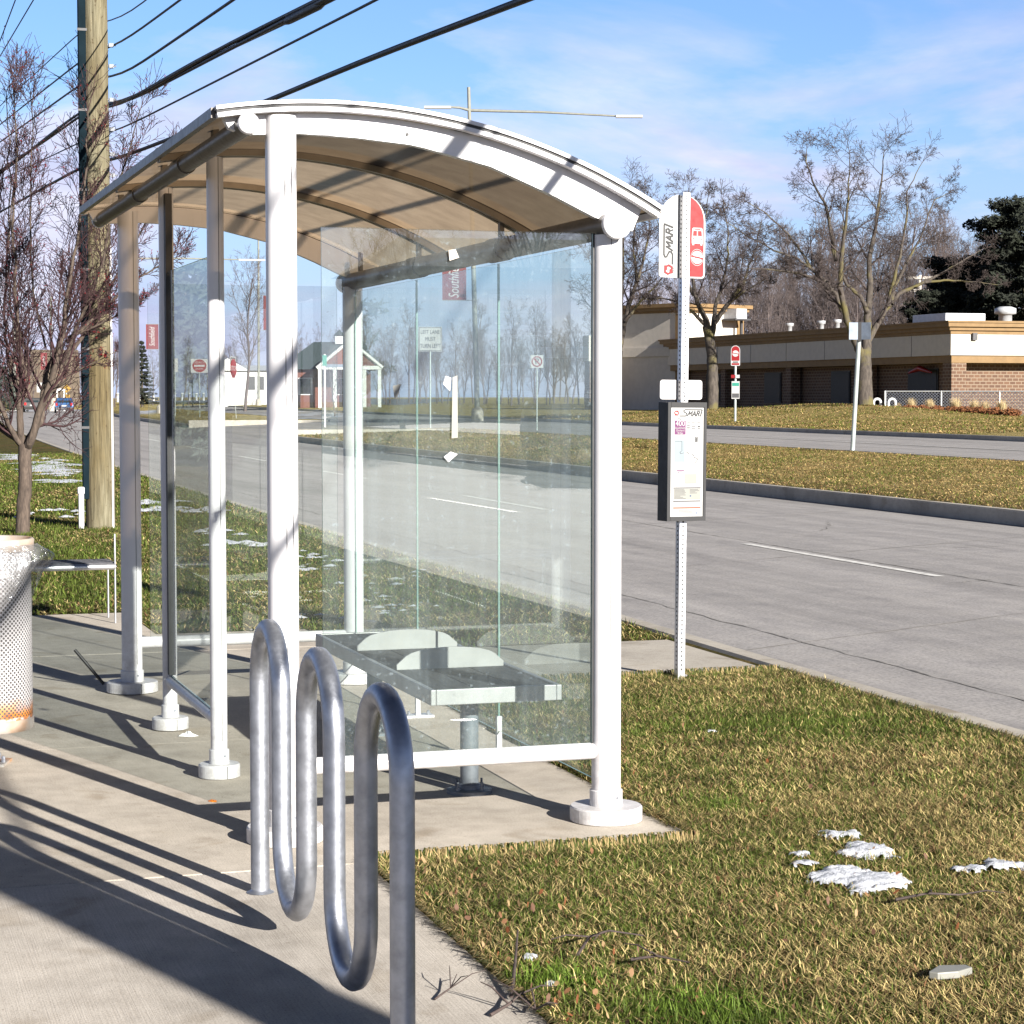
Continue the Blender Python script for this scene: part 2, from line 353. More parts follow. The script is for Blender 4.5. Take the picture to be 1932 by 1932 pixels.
def bag_mat():
    m, nt, N, L, B = nodes('clear_plastic_bag')
    N.remove(B)
    tr = N.new('ShaderNodeBsdfTransparent'); tr.inputs[0].default_value = (.93,.93,.93,1)
    gl = N.new('ShaderNodeBsdfGlossy'); gl.inputs['Roughness'].default_value = .18
    df = N.new('ShaderNodeBsdfDiffuse'); df.inputs[0].default_value = (.42,.42,.44,1)
    v = coords(N, L, (1,1,.5)); n = noise(N, L, 14, 5, v, .6, 1.2)
    b = bump(N, L, n.outputs['Fac'], 1, .03); L.new(b.outputs[0], gl.inputs['Normal']); L.new(b.outputs[0], df.inputs['Normal'])
    a = N.new('ShaderNodeMixShader'); a.inputs[0].default_value = .5; L.new(gl.outputs[0], a.inputs[1]); L.new(df.outputs[0], a.inputs[2])
    r = ramp(N, [(.3, (.16,)*3), (.7, (.62,)*3)]); L.new(n.outputs['Fac'], r.inputs[0])
    mx = N.new('ShaderNodeMixShader'); L.new(r.outputs[0], mx.inputs[0]); L.new(tr.outputs[0], mx.inputs[1]); L.new(a.outputs[0], mx.inputs[2])
    L.new(mx.outputs[0], N['Material Output'].inputs[0]); return m
M['bag'] = bag_mat()
M['needles'] = pm('dark_needles', (.013,.018,.008), .85, 0, .4, 1.2, col2=(.005,.007,.004))
M['spruce'] = pm('spruce_needles', (.045,.065,.05), .85, 0, .4, 2, col2=(.012,.02,.015))

# ------------------------------------------------------------------ mesh helpers
class MB:
    def __init__(s): s.v = []; s.f = []; s.mi = []; s.sm = []; s.k = 0; s.uv = None
    def add(s, vs, fs, smooth=False):
        b = len(s.v); s.v += [tuple(p) for p in vs]
        for f in fs: s.f.append(tuple(b+i for i in f)); s.mi.append(s.k); s.sm.append(smooth)
        return s
    def box(s, x0, x1, y0, y1, z0, z1):
        return s.add([(x0,y0,z0),(x1,y0,z0),(x1,y1,z0),(x0,y1,z0),(x0,y0,z1),(x1,y0,z1),(x1,y1,z1),(x0,y1,z1)],
                     [(0,3,2,1),(4,5,6,7),(0,1,5,4),(1,2,6,5),(2,3,7,6),(3,0,4,7)])
    def cbox(s, c, size, rz=0):
        hx, hy, hz = (q/2 for q in size); cs, sn = math.cos(rz), math.sin(rz)
        vs = [(c[0]+x*cs-y*sn, c[1]+x*sn+y*cs, c[2]+z) for z in (-hz,hz) for x, y in ((-hx,-hy),(hx,-hy),(hx,hy),(-hx,hy))]
        return s.add(vs, [(0,3,2,1),(4,5,6,7),(0,1,5,4),(1,2,6,5),(2,3,7,6),(3,0,4,7)])
    def tube(s, pts, r, n=12, cap=True, smooth=True):
        pts = [Vector(p) for p in pts]; rs = r if isinstance(r, (list, tuple)) else [r]*len(pts)
        rings = []; side = None
        for i, p in enumerate(pts):
            d = (pts[min(i+1, len(pts)-1)]-pts[max(i-1, 0)]).normalized()
            if side is None:
                side = d.cross(Vector((0,0,1)) if abs(d.z) < .9 else Vector((1,0,0))).normalized()
            side = (side-d*side.dot(d)).normalized(); up = side.cross(d)
            rings.append([p+side*math.cos(2*PI*k/n)*rs[i]+up*math.sin(2*PI*k/n)*rs[i] for k in range(n)])
        vs = [q for rg in rings for q in rg]; fs = []
        for i in range(len(pts)-1):
            for k in range(n): fs.append((i*n+k, i*n+(k+1) % n, (i+1)*n+(k+1) % n, (i+1)*n+k))
        s.add(vs, fs, smooth)
        if cap:
            s.add(rings[0], [tuple(range(n))]); s.add(rings[-1], [tuple(reversed(range(n)))])
        return s
    def lathe(s, prof, c=(0,0,0), n=32, smooth=True, cap=True):
        vs = []; fs = []
        for r, z in prof: vs += [(c[0]+r*math.cos(2*PI*k/n), c[1]+r*math.sin(2*PI*k/n), c[2]+z) for k in range(n)]
        for i in range(len(prof)-1):
            for k in range(n): fs.append((i*n+k, i*n+(k+1) % n, (i+1)*n+(k+1) % n, (i+1)*n+k))
        s.add(vs, fs, smooth)
        if cap:
            s.add(vs[:n], [tuple(reversed(range(n)))]); s.add(vs[-n:], [tuple(range(n))])
        return s
    def prism(s, poly, axis, a, b):
        """closed polygon (2D) extruded along an axis ('x','y','z') from a to b"""
        P = {'x': lambda p, t: (t, p[0], p[1]), 'y': lambda p, t: (p[0], t, p[1]), 'z': lambda p, t: (p[0], p[1], t)}[axis]
        n = len(poly); vs = [P(p, a) for p in poly]+[P(p, b) for p in poly]
        fs = [tuple(range(n)), tuple(reversed(range(n, 2*n)))]+[(i, i+n, (i+1) % n+n, (i+1) % n) for i in range(n)]
        return s.add(vs, fs)
    def ribbon(s, pts, w, y=0.0, closed=False):
        """flat stroke in the xz plane at depth y, facing -y"""
        q = list(pts)+([pts[0]] if closed else [])
        for i in range(len(q)-1):
            a, b = Vector((q[i][0], q[i][1])), Vector((q[i+1][0], q[i+1][1])); d = b-a
            if d.length < 1e-9: continue
            d.normalize(); nrm = Vector((-d.y, d.x))*w/2; a = a-d*w*.35; b = b+d*w*.35
            dy = y-i*2e-6
            s.add([(a.x-nrm.x, dy, a.y-nrm.y), (b.x-nrm.x, dy, b.y-nrm.y), (b.x+nrm.x, dy, b.y+nrm.y), (a.x+nrm.x, dy, a.y+nrm.y)], [(0,1,2,3)])
        return s
    def rect(s, x0, x1, z0, z1, y=0.0): return s.add([(x0,y,z0),(x1,y,z0),(x1,y,z1),(x0,y,z1)], [(0,1,2,3)])
    def poly(s, pts, y=0.0): return s.add([(p[0], y, p[1]) for p in pts], [tuple(range(len(pts)))])
    def mesh(s, name, mats):
        me = bpy.data.meshes.new(name); me.from_pydata(s.v, [], s.f)
        for m in (mats if isinstance(mats, (list, tuple)) else [mats]): me.materials.append(m)
        me.polygons.foreach_set('material_index', s.mi); me.polygons.foreach_set('use_smooth', s.sm)
        me.update(); return me
    def build(s, name, mats, parent=None, bevel=0, loc=None, rotz=0):
        o = bpy.data.objects.new(name, s.mesh(name, mats)); COL.objects.link(o)
        if parent: o.parent = parent
        if loc is not None: o.location = loc
        o.rotation_euler[2] = rotz
        if bevel:
            b = o.modifiers.new('edge', 'BEVEL'); b.width = bevel; b.segments = 2; b.limit_method = 'ANGLE'; b.angle_limit = R(50)
        return o
def thing(name, label, cat, loc=(0,0,0), rotz=0, group=None):
    o = bpy.data.objects.new(name, None); COL.objects.link(o); o.empty_display_size = .2
    o.location = loc; o.rotation_euler = (0,0,rotz); return tag(o, label, cat, group)
def tag(o, label, cat, group=None):
    o['label'] = label; o['category'] = cat
    if group: o['group'] = group
    return o
def struct(o, kind='structure'): o['kind'] = kind; return o
def kids(o): return [c for c in COL.objects if c.parent == o]
def dup(root, loc, rotz=0, label=None, group=None, scale=None):
    def cp(o, par):
        c = o.copy(); COL.objects.link(c); c.parent = par
        for k in kids(o):
            if k is not c: cp(k, c)
        return c
    r = cp(root, None); r.location = loc; r.rotation_euler = (0,0,rotz)
    if label: r['label'] = label
    if group: r['group'] = group
    if scale: r.scale = (scale,)*3 if isinstance(scale, (int, float)) else scale
    return r
def text(body, size, name, mat, parent, loc, rot=(PI/2,0,0), shear=0, align='CENTER', space=1.0, sx=1.0):
    cu = bpy.data.curves.new(name, 'FONT'); cu.body = body; cu.size = size; cu.align_x = align; cu.align_y = 'CENTER'; cu.shear = shear; cu.space_character = space
    cu.resolution_u = 3
    tmp = bpy.data.objects.new(name, cu); COL.objects.link(tmp)
    bpy.context.view_layer.update()
    me = bpy.data.meshes.new_from_object(tmp.evaluated_get(bpy.context.evaluated_depsgraph_get()))
    bpy.data.objects.remove(tmp); bpy.data.curves.remove(cu)
    me.name = name; me.materials.clear(); me.materials.append(mat)
    o = bpy.data.objects.new(name, me); COL.objects.link(o); o.parent = parent; o.location = loc; o.rotation_euler = rot; o.scale = (sx,1,1)
    return o
def npmesh(name, V, F, mat, smooth=True, col=None):
    """mesh from numpy arrays: V (n,3), F (m,k)"""
    me = bpy.data.meshes.new(name); n, m, k = len(V), len(F), F.shape[1]
    me.vertices.add(n); me.vertices.foreach_set('co', np.ascontiguousarray(V, np.float32).ravel())
    me.loops.add(m*k); me.loops.foreach_set('vertex_index', np.ascontiguousarray(F, np.int32).ravel())
    me.polygons.add(m); me.polygons.foreach_set('loop_start', np.arange(0, m*k, k, dtype=np.int32))
    me.polygons.foreach_set('loop_total', np.full(m, k, np.int32))
    me.polygons.foreach_set('use_smooth', np.full(m, smooth))
    if col is not None:
        a = me.color_attributes.new('Col', 'FLOAT_COLOR', 'POINT'); a.data.foreach_set('color', np.ascontiguousarray(col, np.float32).ravel())
    me.materials.append(mat); me.update(calc_edges=True); me.validate(); return me
def link(name, me, parent=None, loc=None):
    o = bpy.data.objects.new(name, me); COL.objects.link(o); o.parent = parent
    if loc is not None: o.location = loc
    return o
# ================================================================== SETTING
def frange(a, b, st):
    n = max(1, int(round((b-a)/st))); return [a+(b-a)*i/n for i in range(n+1)]
ROWS = sorted(set([-300, -120]+frange(-60, 60, 3)+frange(60, 130, 3)+frange(130, 300, 10)+[71.95,72.05,103.95,104.05,261.9,262.1]+[400, 700, 1200]))
def sheet(name, srows, zf, mat, y0, y1, kind='structure', ystep=None):
    rows = [y for y in ROWS if y0 < y < y1]; rows = [y0]+rows+[y1]
    vs = []; fs = []; n = len(srows)
    for y in rows:
        for s in srows: vs.append((s+curve(y), y, zf(s, y)))
    for i in range(len(rows)-1):
        for j in range(n-1): fs.append((i*n+j, i*n+j+1, (i+1)*n+j+1, (i+1)*n+j))
    m = MB(); m.add(vs, fs, True); return struct(m.build(name, mat), kind)
def ground_f(s, y):
    if y > 262: return (.12 if s < S_MED else zt(s, y))
    if s < 3.79: return -.012
    if s < 13.11: return -.6
    if 72 < y < 104 and s < S_F1+.02: return -.6
    if s < S_F1-.03: return zt(s, y)-.008
    if s < S_F2+.03: return -.6
    return zt(s, y)
sheet('ground', [-500,-120,-40,-15,-6,-3,-1,1,3,3.78,3.80,13.10,13.12,15,17,19,20.56,20.58,27.22,27.24]+frange(28,48,1.0)+[52,60,80,130,300,900], ground_f, M['lawn'], -300, 1200)
sheet('road', [3.80,6,8.2,10.5,13.08], lambda s, y: -.10, M['road'], -120, 262)
sheet('far_road', [S_F1-.06,22,24,26,S_F2+.06], lambda s, y: zt(min(max(s, S_F1+.01), S_F2-.01), y), M['road'], -120, 262)
sheet('median_crossing', [13.0,15,18,20.7], lambda s, y: -.096+(s-13.0)/7.7*(zt(S_F1+.1, 80)+.10), M['road'], 72, 104)
def curb(name, s0, s1, zf, y0, y1):
    rows = [y0]+[y for y in ROWS if y0 < y < y1]+[y1]; m = MB(); r = .02
    for a, b in zip(rows[:-1], rows[1:]):
        sec = []
        for y in (a, b):
            z = zf(y); c = curve(y)
            sec.append([(s0+c, y, z-.4), (s0+c, y, z-r), (s0+r+c, y, z), (s1-r+c, y, z), (s1+c, y, z-r), (s1+c, y, z-.4)])
        m.add(sec[0]+sec[1], [(i, i+1, i+7, i+6) for i in range(5)], False)
        if a == y0: m.add(sec[0], [(0,1,2,3,4,5)])
        if b == y1: m.add(sec[1], [(5,4,3,2,1,0)])
    return struct(m.build(name, M['curb']))
curb('curb', 3.70, 3.86, lambda y: .006, -120, 262)
curb('curb', 13.0, 13.17, lambda y: zt(13.2, y)+.012, -120, 72)
curb('curb', 13.0, 13.17, lambda y: zt(13.2, y)+.012, 104, 262)
curb('curb', S_F1-.14, S_F1+.02, lambda y: zt(S_F1-.1, y)+.012, -120, 72)
curb('curb', S_F1-.14, S_F1+.02, lambda y: zt(S_F1-.1, y)+.012, 104, 262)
curb('curb', S_F2-.02, S_F2+.15, lambda y: zt(S_F2+.1, y)+.02, -120, 262)
m = MB()
for y in (72, 103.86): m.box(13.0+curve(y), S_F1+curve(y), y-.005, y+.16, -.3, .30)
struct(m.build('curb', M['curb']))
# lane markings, worn: each dash a thin sheet on the road
m = MB()
def dash(s0, y0, y1, w=.11, z=-.095):
    for a, b in zip(frange(y0, y1, 2)[:-1], frange(y0, y1, 2)[1:]):
        m.add([(s0-w/2+curve(a), a, z), (s0+w/2+curve(a), a, z), (s0+w/2+curve(b), b, z), (s0-w/2+curve(b), b, z)], [(0,1,2,3)])
k = 0
for y in frange(10.2-12.2*3, 10.2+12.2*19, 12.2): dash(8.22, y, y+4.6)
dash(24.2, -60, 260, .10, .325)
struct(m.build('lane_marking', M['paint']))
# pavement joints and cracks, skewed across the lanes
rng = random.Random(3)
m = MB()
def crack(p, q, w, z=-.0965, jag=.05, n=26):
    P = [Vector(p).lerp(Vector(q), i/n)+Vector((rng.uniform(-jag, jag), rng.uniform(-jag, jag))) for i in range(n+1)]
    d = (Vector(q)-Vector(p)).normalized(); nr = Vector((-d.y, d.x))
    ws = [w*rng.uniform(.3, 1.2) for _ in P]
    for i in range(n):
        a, b = P[i], P[i+1]
        m.add([(a.x-nr.x*ws[i], a.y-nr.y*ws[i], z), (a.x+nr.x*ws[i], a.y+nr.y*ws[i], z), (b.x+nr.x*ws[i+1], b.y+nr.y*ws[i+1], z), (b.x-nr.x*ws[i+1], b.y-nr.y*ws[i+1], z)], [(0,3,2,1)])
for y in frange(-6, 60, 5.55): crack((4.0+curve(y), y+.4), (12.9+curve(y), y+4.9), .012, jag=.02)
struct(m.build('road_joints', M['jointpale']))
m = MB()
for y in frange(-12, 90, 6):
    c0, c1 = curve(y), curve(y+6)
    crack((8.42+c0, y), (8.42+c1, y+6), .012, jag=.012)
    crack((4.75+c0, y), (4.75+c1, y+6), .010, jag=.02)
for _ in range(16):
    y = rng.uniform(2, 30); x = rng.uniform(4.6, 11)+curve(y); a = rng.uniform(-.4, 1.2); l = rng.uniform(.5, 2.4)
    crack((x, y), (x+l*math.cos(a), y+l*math.sin(a)), .009, jag=.05, n=14)
struct(m.build('road_cracks', M['joint']))
# concrete: pad under the shelter, sidewalk, walk to the kerb
def slab(name, x0, x1, y0, y1, mat, z=0.0):
    m = MB(); m.box(x0, x1, y0, y1, z-.11, z); return struct(m.build(name, mat, None, .007))
slab('pad', -3.2, 1.44, -.434, 2.277, M['concrete'])
m = MB(); m.prism([(-3.2,2.280),(1.47,2.280),(1.53,5.774),(-3.2,5.774)], 'z', -.11, -.002); struct(m.build('pad', M['concrete'], None, .007))
m = MB(); m.prism([(-3.2,5.777),(1.53,5.777),(1.55,6.78),(.53,6.78),(.53,8.28),(-3.2,8.28)], 'z', -.11, -.001); struct(m.build('pad', M['concrete'], None, .007))
slab('sidewalk', -3.2, .195, -3.9, -.438, M['sidewalk'])
slab('sidewalk', -3.2, .185, -8.5, -3.912, M['sidewalk'])
slab('walkway', 1.542, 3.69, 3.78, 5.45, M['curb'], -.003)

# ================================================================== BUS SHELTER
L, W, Y1, Y2 = 4.04, 1.2315, 1.347, 2.694
def zr(x): return .188+math.sqrt(2.45**2-(x-.185)**2)
sh = thing('bus_shelter', 'white framed glass bus shelter with arched translucent roof on a concrete pad', 'bus shelter')
def post(x, y, top, r, rb, seams=(), low=0):
    m = MB(); m.lathe([(r, .10), (r, top)], (x,y,0), 40); m.k = 1
    for a in seams:
        m.cbox((x+(r+.0002)*math.cos(a), y+(r+.0002)*math.sin(a), .15+(top-.15)/2), (.0022,.0022,top-.16), a)
    o = m.build('post', [M['white'], M['grey']], sh)
    MB().lathe([(rb-.004, 0.001), (rb, .004), (rb, .052), (rb-.005, .058), (r+.002, .058)], (x,y,0), 48, False).build('base_disc', M['whitebase'], o)
    MB().cbox((x+rb*math.cos(-1.35), y+rb*math.sin(-1.35), .030), (.0015,.003,.052), -1.35).build('disc_seam', M['dark'], o)
    c = MB(); c.lathe([(r+.007, .056), (r+.007, .116), (r+.001, .119)], (x,y,0), 40, False); c.k = 1
    c.cbox((x+(r+.007)*math.cos(-1.2), y+(r+.007)*math.sin(-1.2), .093), (.009,.009,.009), -1.2)
    c.build('collar', [M['whitebase'], M['steel']], o); return o
post(0, 0, 2.585, .055, .137, (-1.52, -1.05)); post(W, 0, 2.195, .055, .137, (-1.65, -1.2))
post(0, L, 2.585, .055, .137, (-1.2,)); post(W, L, 2.20, .055, .137, (-1.5,))
post(0, Y1, 2.585, .035, .087, (-1.35,)); post(0, Y2, 2.585, .035, .087, (-1.35,))
# roof: one bent bronze sheet, ribs, edge trims
XS = frange(-.238, 1.43, .05); nx = len(XS)
for ya, yb, mt in ((-.05, Y1, M['rooffront']), (Y1, Y2, M['roof']), (Y2, 4.13, M['roof'])):
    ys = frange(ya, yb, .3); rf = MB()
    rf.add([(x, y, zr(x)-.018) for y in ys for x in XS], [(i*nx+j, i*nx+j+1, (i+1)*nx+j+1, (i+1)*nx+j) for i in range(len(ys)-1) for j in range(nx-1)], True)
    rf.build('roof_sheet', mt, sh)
def arcbar(m, y0, y1, d0, d1, xs=XS):
    n = len(xs); vs = []
    for x in xs:
        a = (x-.185)/2.45
        for y, d in ((y0,d0),(y1,d0),(y1,d1),(y0,d1)): vs.append((x+a*(d-0), y, zr(x)+d))
    fs = [(i*4+k, i*4+(k+1) % 4, i*4+4+(k+1) % 4, i*4+4+k) for i in range(n-1) for k in range(4)]+[(3,2,1,0), (n*4-4,n*4-3,n*4-2,n*4-1)]
    m.add(vs, fs); return m
for y in (Y1, Y2):
    m = MB(); arcbar(m, y-.035, y+.035, -.016, .012); arcbar(m, y-.040, y-.010, -.046, -.020); arcbar(m, y+.010, y+.040, -.046, -.020); m.k = 1; arcbar(m, y-.010, y+.010, -.036, -.022)
    m.build('rib', [M['rib'], M['dark']], sh)
for y0, y1 in ((-.060, -.020), (4.095, 4.14)):
    m = MB(); arcbar(m, y0, y1, -.036, -.021); arcbar(m, y0, y1, -.009, .004); m.k = 1; arcbar(m, y0+.008, y1-.002, -.021, -.009)
    m.build('edge_trim', [M['white'], M['dark']], sh)
for x in (-.238, 1.43):
    m = MB(); a = zr(x); m.box(x-.012, x+.012, -.019, 4.094, a-.034, a+.002); m.build('side_trim', M['roofpipe'] if x < 0 else M['white'], sh)
BB = [(-.2,2.504),(-.08,2.507),(.045,2.515),(.25,2.508),(.468,2.489),(.75,2.423),(.991,2.325),(1.145,2.253),(1.295,2.205)]
BB = [(CAM.x+(x-CAM.x)*1.0117, CAM.z+(z-CAM.z)*1.0117) for x, z in BB]
def beam(y0, y1):
    xs = frange(BB[0][0], BB[-1][0], .05); n = len(xs); vs = []
    bz = [float(np.interp(x, [p[0] for p in BB], [p[1] for p in BB])) for x in xs]
    bz[0] += .02
    for x, z in zip(xs, bz):
        e = .045 if x == xs[-1] else (-.022 if x == xs[0] else 0)
        for y, zz in ((y0,z),(y1,z),(y1,zr(x)-.038),(y0,zr(x)-.038)): vs.append((x+(e if zz != z else 0), y, zz))
    m = MB(); m.add(vs, [(i*4+k, i*4+(k+1) % 4, i*4+4+(k+1) % 4, i*4+4+k) for i in range(n-1) for k in range(4)]+[(3,2,1,0), (n*4-4,n*4-3,n*4-2,n*4-1)])
    m.k = 1
    if y0 < 1:
        for x in (.46,): m.tube([(x, y0-.004, zr(x)-.085), (x, y0+.01, zr(x)-.085)], .006, 10)
    return m.build('arch_beam', [M['white'], M['dark']], sh)
beam(-.008, .030); beam(4.035, 4.078)
for x, z, r, rc in ((-.132, 2.543, .035, .038), (1.233, 2.230, .047, .056)):
    m = MB(); m.tube([(x,-.08,z),(x,4.20,z)], r, 24)
    o = m.build('eave_tube', M['roofpipe'], sh)
    for y in (Y1, Y2): MB().tube([(x,y-.10,z),(x,y+.10,z)], r+.006, 24).build('sleeve', M['roofpipe'], o)
    for a, b in ((-.105, -.079), (4.199, 4.227)): MB().tube([(x,a,z),(x,a+.004,z),(x,b-.004,z),(x,b,z)], [rc-.004,rc,rc,rc-.004], 32).build('end_cap', M['white'], o)
    if x < 0:
        for y in (.58, 1.86, 3.30): MB().cbox((x, y, (z+zr(x)-.02)/2+.012), (.022,.06,max(.02, zr(x)-.02-z))).build('bracket', M['roofpipe'], o)
    else:
        for y in (.12, Y1, Y2, 3.9): MB().cbox((x+.01, y, (z+zr(x)-.02)/2+.02), (.02,.03,zr(x)-.03-z-.03)).build('bracket', M['roofpipe'], o)
        # oval maker's plate on the front cap: an empty embossed outline
        m = MB(); pts = [(x+.036*math.cos(t), -.1065, z+.016*math.sin(t)) for t in frange(0, 2*PI, .3)]; m.tube(pts, .0008, 5, False); m.build('cap_emblem', M['grey'], o)
def pane(pts, th, mat, name='glass_pane', edgein=.0):
    """pts: 4 corners; glass skin on one face plus a green edge band"""
    p = [Vector(q) for q in pts]; n = (p[1]-p[0]).cross(p[3]-p[0]).normalized()*th
    q = [a+n for a in p]; m = MB(); m.add(p, [(0,1,2,3)]); m.k = 1
    m.add(p+q, [(0,1,5,4),(1,2,6,5),(2,3,7,6),(3,0,4,7)]); return m.build(name, [mat, M['glassedge']], sh)
pane([(.142,-.004,.295),(1.170,-.004,.295),(1.170,-.004,2.20),(.142,-.004,2.20)], .008, M['glassfront'])
pane([(.10,L-.004,.295),(1.14,L-.004,.295),(1.14,L-.004,2.20),(.10,L-.004,2.20)], .008, M['glassclean'])
for a, b in ((.065, 1.342), (1.352, 2.689), (2.699, 3.975)):
    pane([(W-.004,a,.135),(W-.004,b,.135),(W-.004,b,2.17),(W-.004,a,2.17)], .008, M['glass'])
pane([(-.004,Y1+.045,.265),(-.004,Y2-.055,.265),(-.004,Y2-.055,2.185),(-.004,Y1+.045,2.185)], .008, M['glassclean'])
m = MB(); m.box(1.1705,1.180,-.010,.010,.295,2.20); m.build('gasket', M['black'], sh)
m = MB(); m.box(-.016,.016,Y2-.085,Y2-.036,.27,2.55); m.build('gasket', M['black'], sh)
m = MB(); m.box(-.010,.010,Y1+.036,Y1+.044,.27,2.19); m.build('gasket', M['black'], sh)
for y in (0, L): MB().tube([(.045,y,.266),(W-.045,y,.266)], .031, 24).build('bottom_rail', M['white'], sh)
MB().tube([(0,Y1+.03,.235),(0,Y2-.03,.235)], .026, 20).build('bottom_rail', M['white'], sh)
for y in (Y1, Y2):
    m = MB(); m.box(W-.011,W+.011,y-.011,y+.011,.012,.20); f = m.build('support_foot', M['white'], sh)
    m = MB(); m.box(W-.075,W+.075,y-.04,y+.04,.0,.012); m.build('flange', M['white'], f)
    for dx in (-.05, .05): MB().lathe([(.008,.012),(.008,.03),(.004,.034)], (W+dx,y-.015,0), 8, False).build('bolt', M['steel'], f)

# ------------------------------------------------------------------ bench inside
bn = thing('bench', 'dark planked bench with two pale arm dividers inside the shelter', 'bench', (.945, 1.49, 0))
hx, hy, zb = .27, 1.03, .455
m = MB()
m.box(-hx,-hx+.022,-hy,hy,zb-.062,zb); m.box(hx-.022,hx,-hy,hy,zb-.062,zb); m.box(-hx+.022,hx-.022,-hy,-hy+.022,zb-.062,zb); m.box(-hx+.022,hx-.022,hy-.022,hy,zb-.062,zb)
m.build('seat_frame', M['alu'], bn, .003)
w = (2*hx-.044-.016)/3
for i in range(3):
    x = -hx+.026+i*(w+.004); MB().box(x, x+w, -hy+.024, hy-.024, zb-.03, zb-.004).build('plank', M['plank'], bn, .002)
for y in (-.37, .33):
    pts = [(-.235,0),(-.235,.022)]+[(.235*math.cos(t)*-1*.86-.0, .045+.045*math.sin(t)) for t in frange(.25, PI-.25, .3)]+[(.235,.022),(.235,0)]
    MB().prism([(x, zb-.004+z) for x, z in pts], 'y', y-.006, y+.006).build('divider', M['divider'], bn, .002)
for y in (-.80, .76):
    m = MB(); m.lathe([(.037,.02),(.037,zb-.062)], (-.045,y,0), 24); m.cbox((-.045,y,zb-.05), (.30,.10,.02))
    p = m.build('pedestal', M['pedestal'], bn)
    MB().lathe([(.092,.0),(.092,.014),(.05,.017),(.045,.034),(.038,.04)], (-.045,y,0), 32, False).build('base_flange', M['pedestal'], p)
    for a in (.5, 2.1, 3.7, 5.2): MB().lathe([(.009,.014),(.009,.03),(.005,.031),(.005,.05)], (-.045+.07*math.cos(a), y+.07*math.sin(a), 0), 8, False).build('bolt', M['pedestal'], p)

# ------------------------------------------------------------------ wave bike rack
rk = MB(); A = Vector((-.236,-.752,0)); Bv = Vector((-.268,-2.66,0)); st = (Bv-A)/5; rad = st.length/2; top, bot, rr = .905, .048, .0302
pts = [A.copy(), A+Vector((0,0,.3)), A+Vector((0,0,.6))]
for i in range(5):
    c = A+st*(i+.5)
    if i % 2 == 0: pts += [c+(-st.normalized()*rad*math.cos(t))+Vector((0,0,top-rr-rad+rad*math.sin(t))) for t in frange(0, PI, PI/14)]
    else: pts += [c+(-st.normalized()*rad*math.cos(t))+Vector((0,0,bot+rr+rad-rad*math.sin(t))) for t in frange(0, PI, PI/14)]
pts += [Bv+Vector((0,0,.3)), Bv.copy()]
rk.tube(pts, rr, 28)
rk.lathe([(.045,.001),(.034,.006),(.0305,.012)], A, 20, True, False); rk.lathe([(.045,.001),(.034,.006),(.0305,.012)], Bv, 20, True, False)
tag(rk.build('bike_rack', M['steel']), 'galvanised serpentine bike rack of bent pipe set in the sidewalk', 'bike rack')

# ------------------------------------------------------------------ bus stop sign on a square perforated post
SP = (3.039, 3.668, -.012)
sg = thing('bus_stop_sign', 'red and white SMART bus stop sign on tall perforated steel post by the kerb', 'bus stop sign', SP, .13)
m = MB(); a = .0222
m.add([(-a,-a,0),(a,-a,0),(a,a,0),(-a,a,0),(-a,-a,2.75),(a,-a,2.75),(a,a,2.75),(-a,a,2.75)], [(0,1,5,4),(1,2,6,5),(2,3,7,6),(3,0,4,7),(4,5,6,7)])
m.k = 1
z = .06
while z < 2.73:
    for f in range(2):
        pts = [(.0056*math.cos(t), .0056*math.sin(t)) for t in frange(0, 2*PI, PI/5)[:-1]]
        if f == 0: m.add([(p[0], -a-.0006, z+p[1]) for p in pts], [tuple(range(len(pts)))])
        else: m.add([(-a-.0006, -p[0], z+p[1]) for p in pts], [tuple(range(len(pts)))])
    z += .0254
o = m.build('pole', [M['steel2'], M['dark']], sg)
for z in (2.72, 2.34, 1.665, 1.63, .27): MB().tube([(.0,-a-.008,z),(.0,-a,z)], [.007,.010], 8).build('bolt', M['steel'], o)
def arch(w, h, r, rb, n=14):
    """half width, height, top radius and bottom corner radius -> outline from the bottom"""
    p = [(-w+rb-rb*math.sin(t), rb-rb*math.cos(t)) for t in frange(0, PI/2, .3)][::1]
    p = [(-w+rb-rb*math.sin(t), rb-rb*math.cos(t)) for t in frange(0, PI/2, .3)]
    q = [(-w*math.cos(t), h-r+r*math.sin(t)) for t in frange(0, PI, PI/n)]
    return p+q+[(-x, z) for x, z in reversed(p)]
sg.rotation_euler = (0, R(.45), .13)
z0 = 2.275; hw, hh = .149, .468
m = MB(); m.prism([(x, z0+z) for x, z in arch(hw, hh, .15, .02)], 'y', a+.001, a+.005)
pn = m.build('sign_panel', M['signwhite'], sg)
yy = a-.0005
inner = [(x, z) for x, z in arch(hw-.011, hh-.013, .142, .014)]
redp = []
cl = .030
ip = [(x, z+.0) for x, z in inner]
def clipx(P, xmin):
    out = []
    for i in range(len(P)):
        p, q = P[i], P[(i+1) % len(P)]
        if p[0] >= xmin: out.append(p)
        if (p[0] >= xmin) != (q[0] >= xmin):
            t = (xmin-p[0])/(q[0]-p[0]); out.append((xmin, p[1]+t*(q[1]-p[1])))
    return out
MB().poly([(x, z0+.009+z) for x, z in clipx(ip, cl)], yy).build('red_field', M['red'], pn)
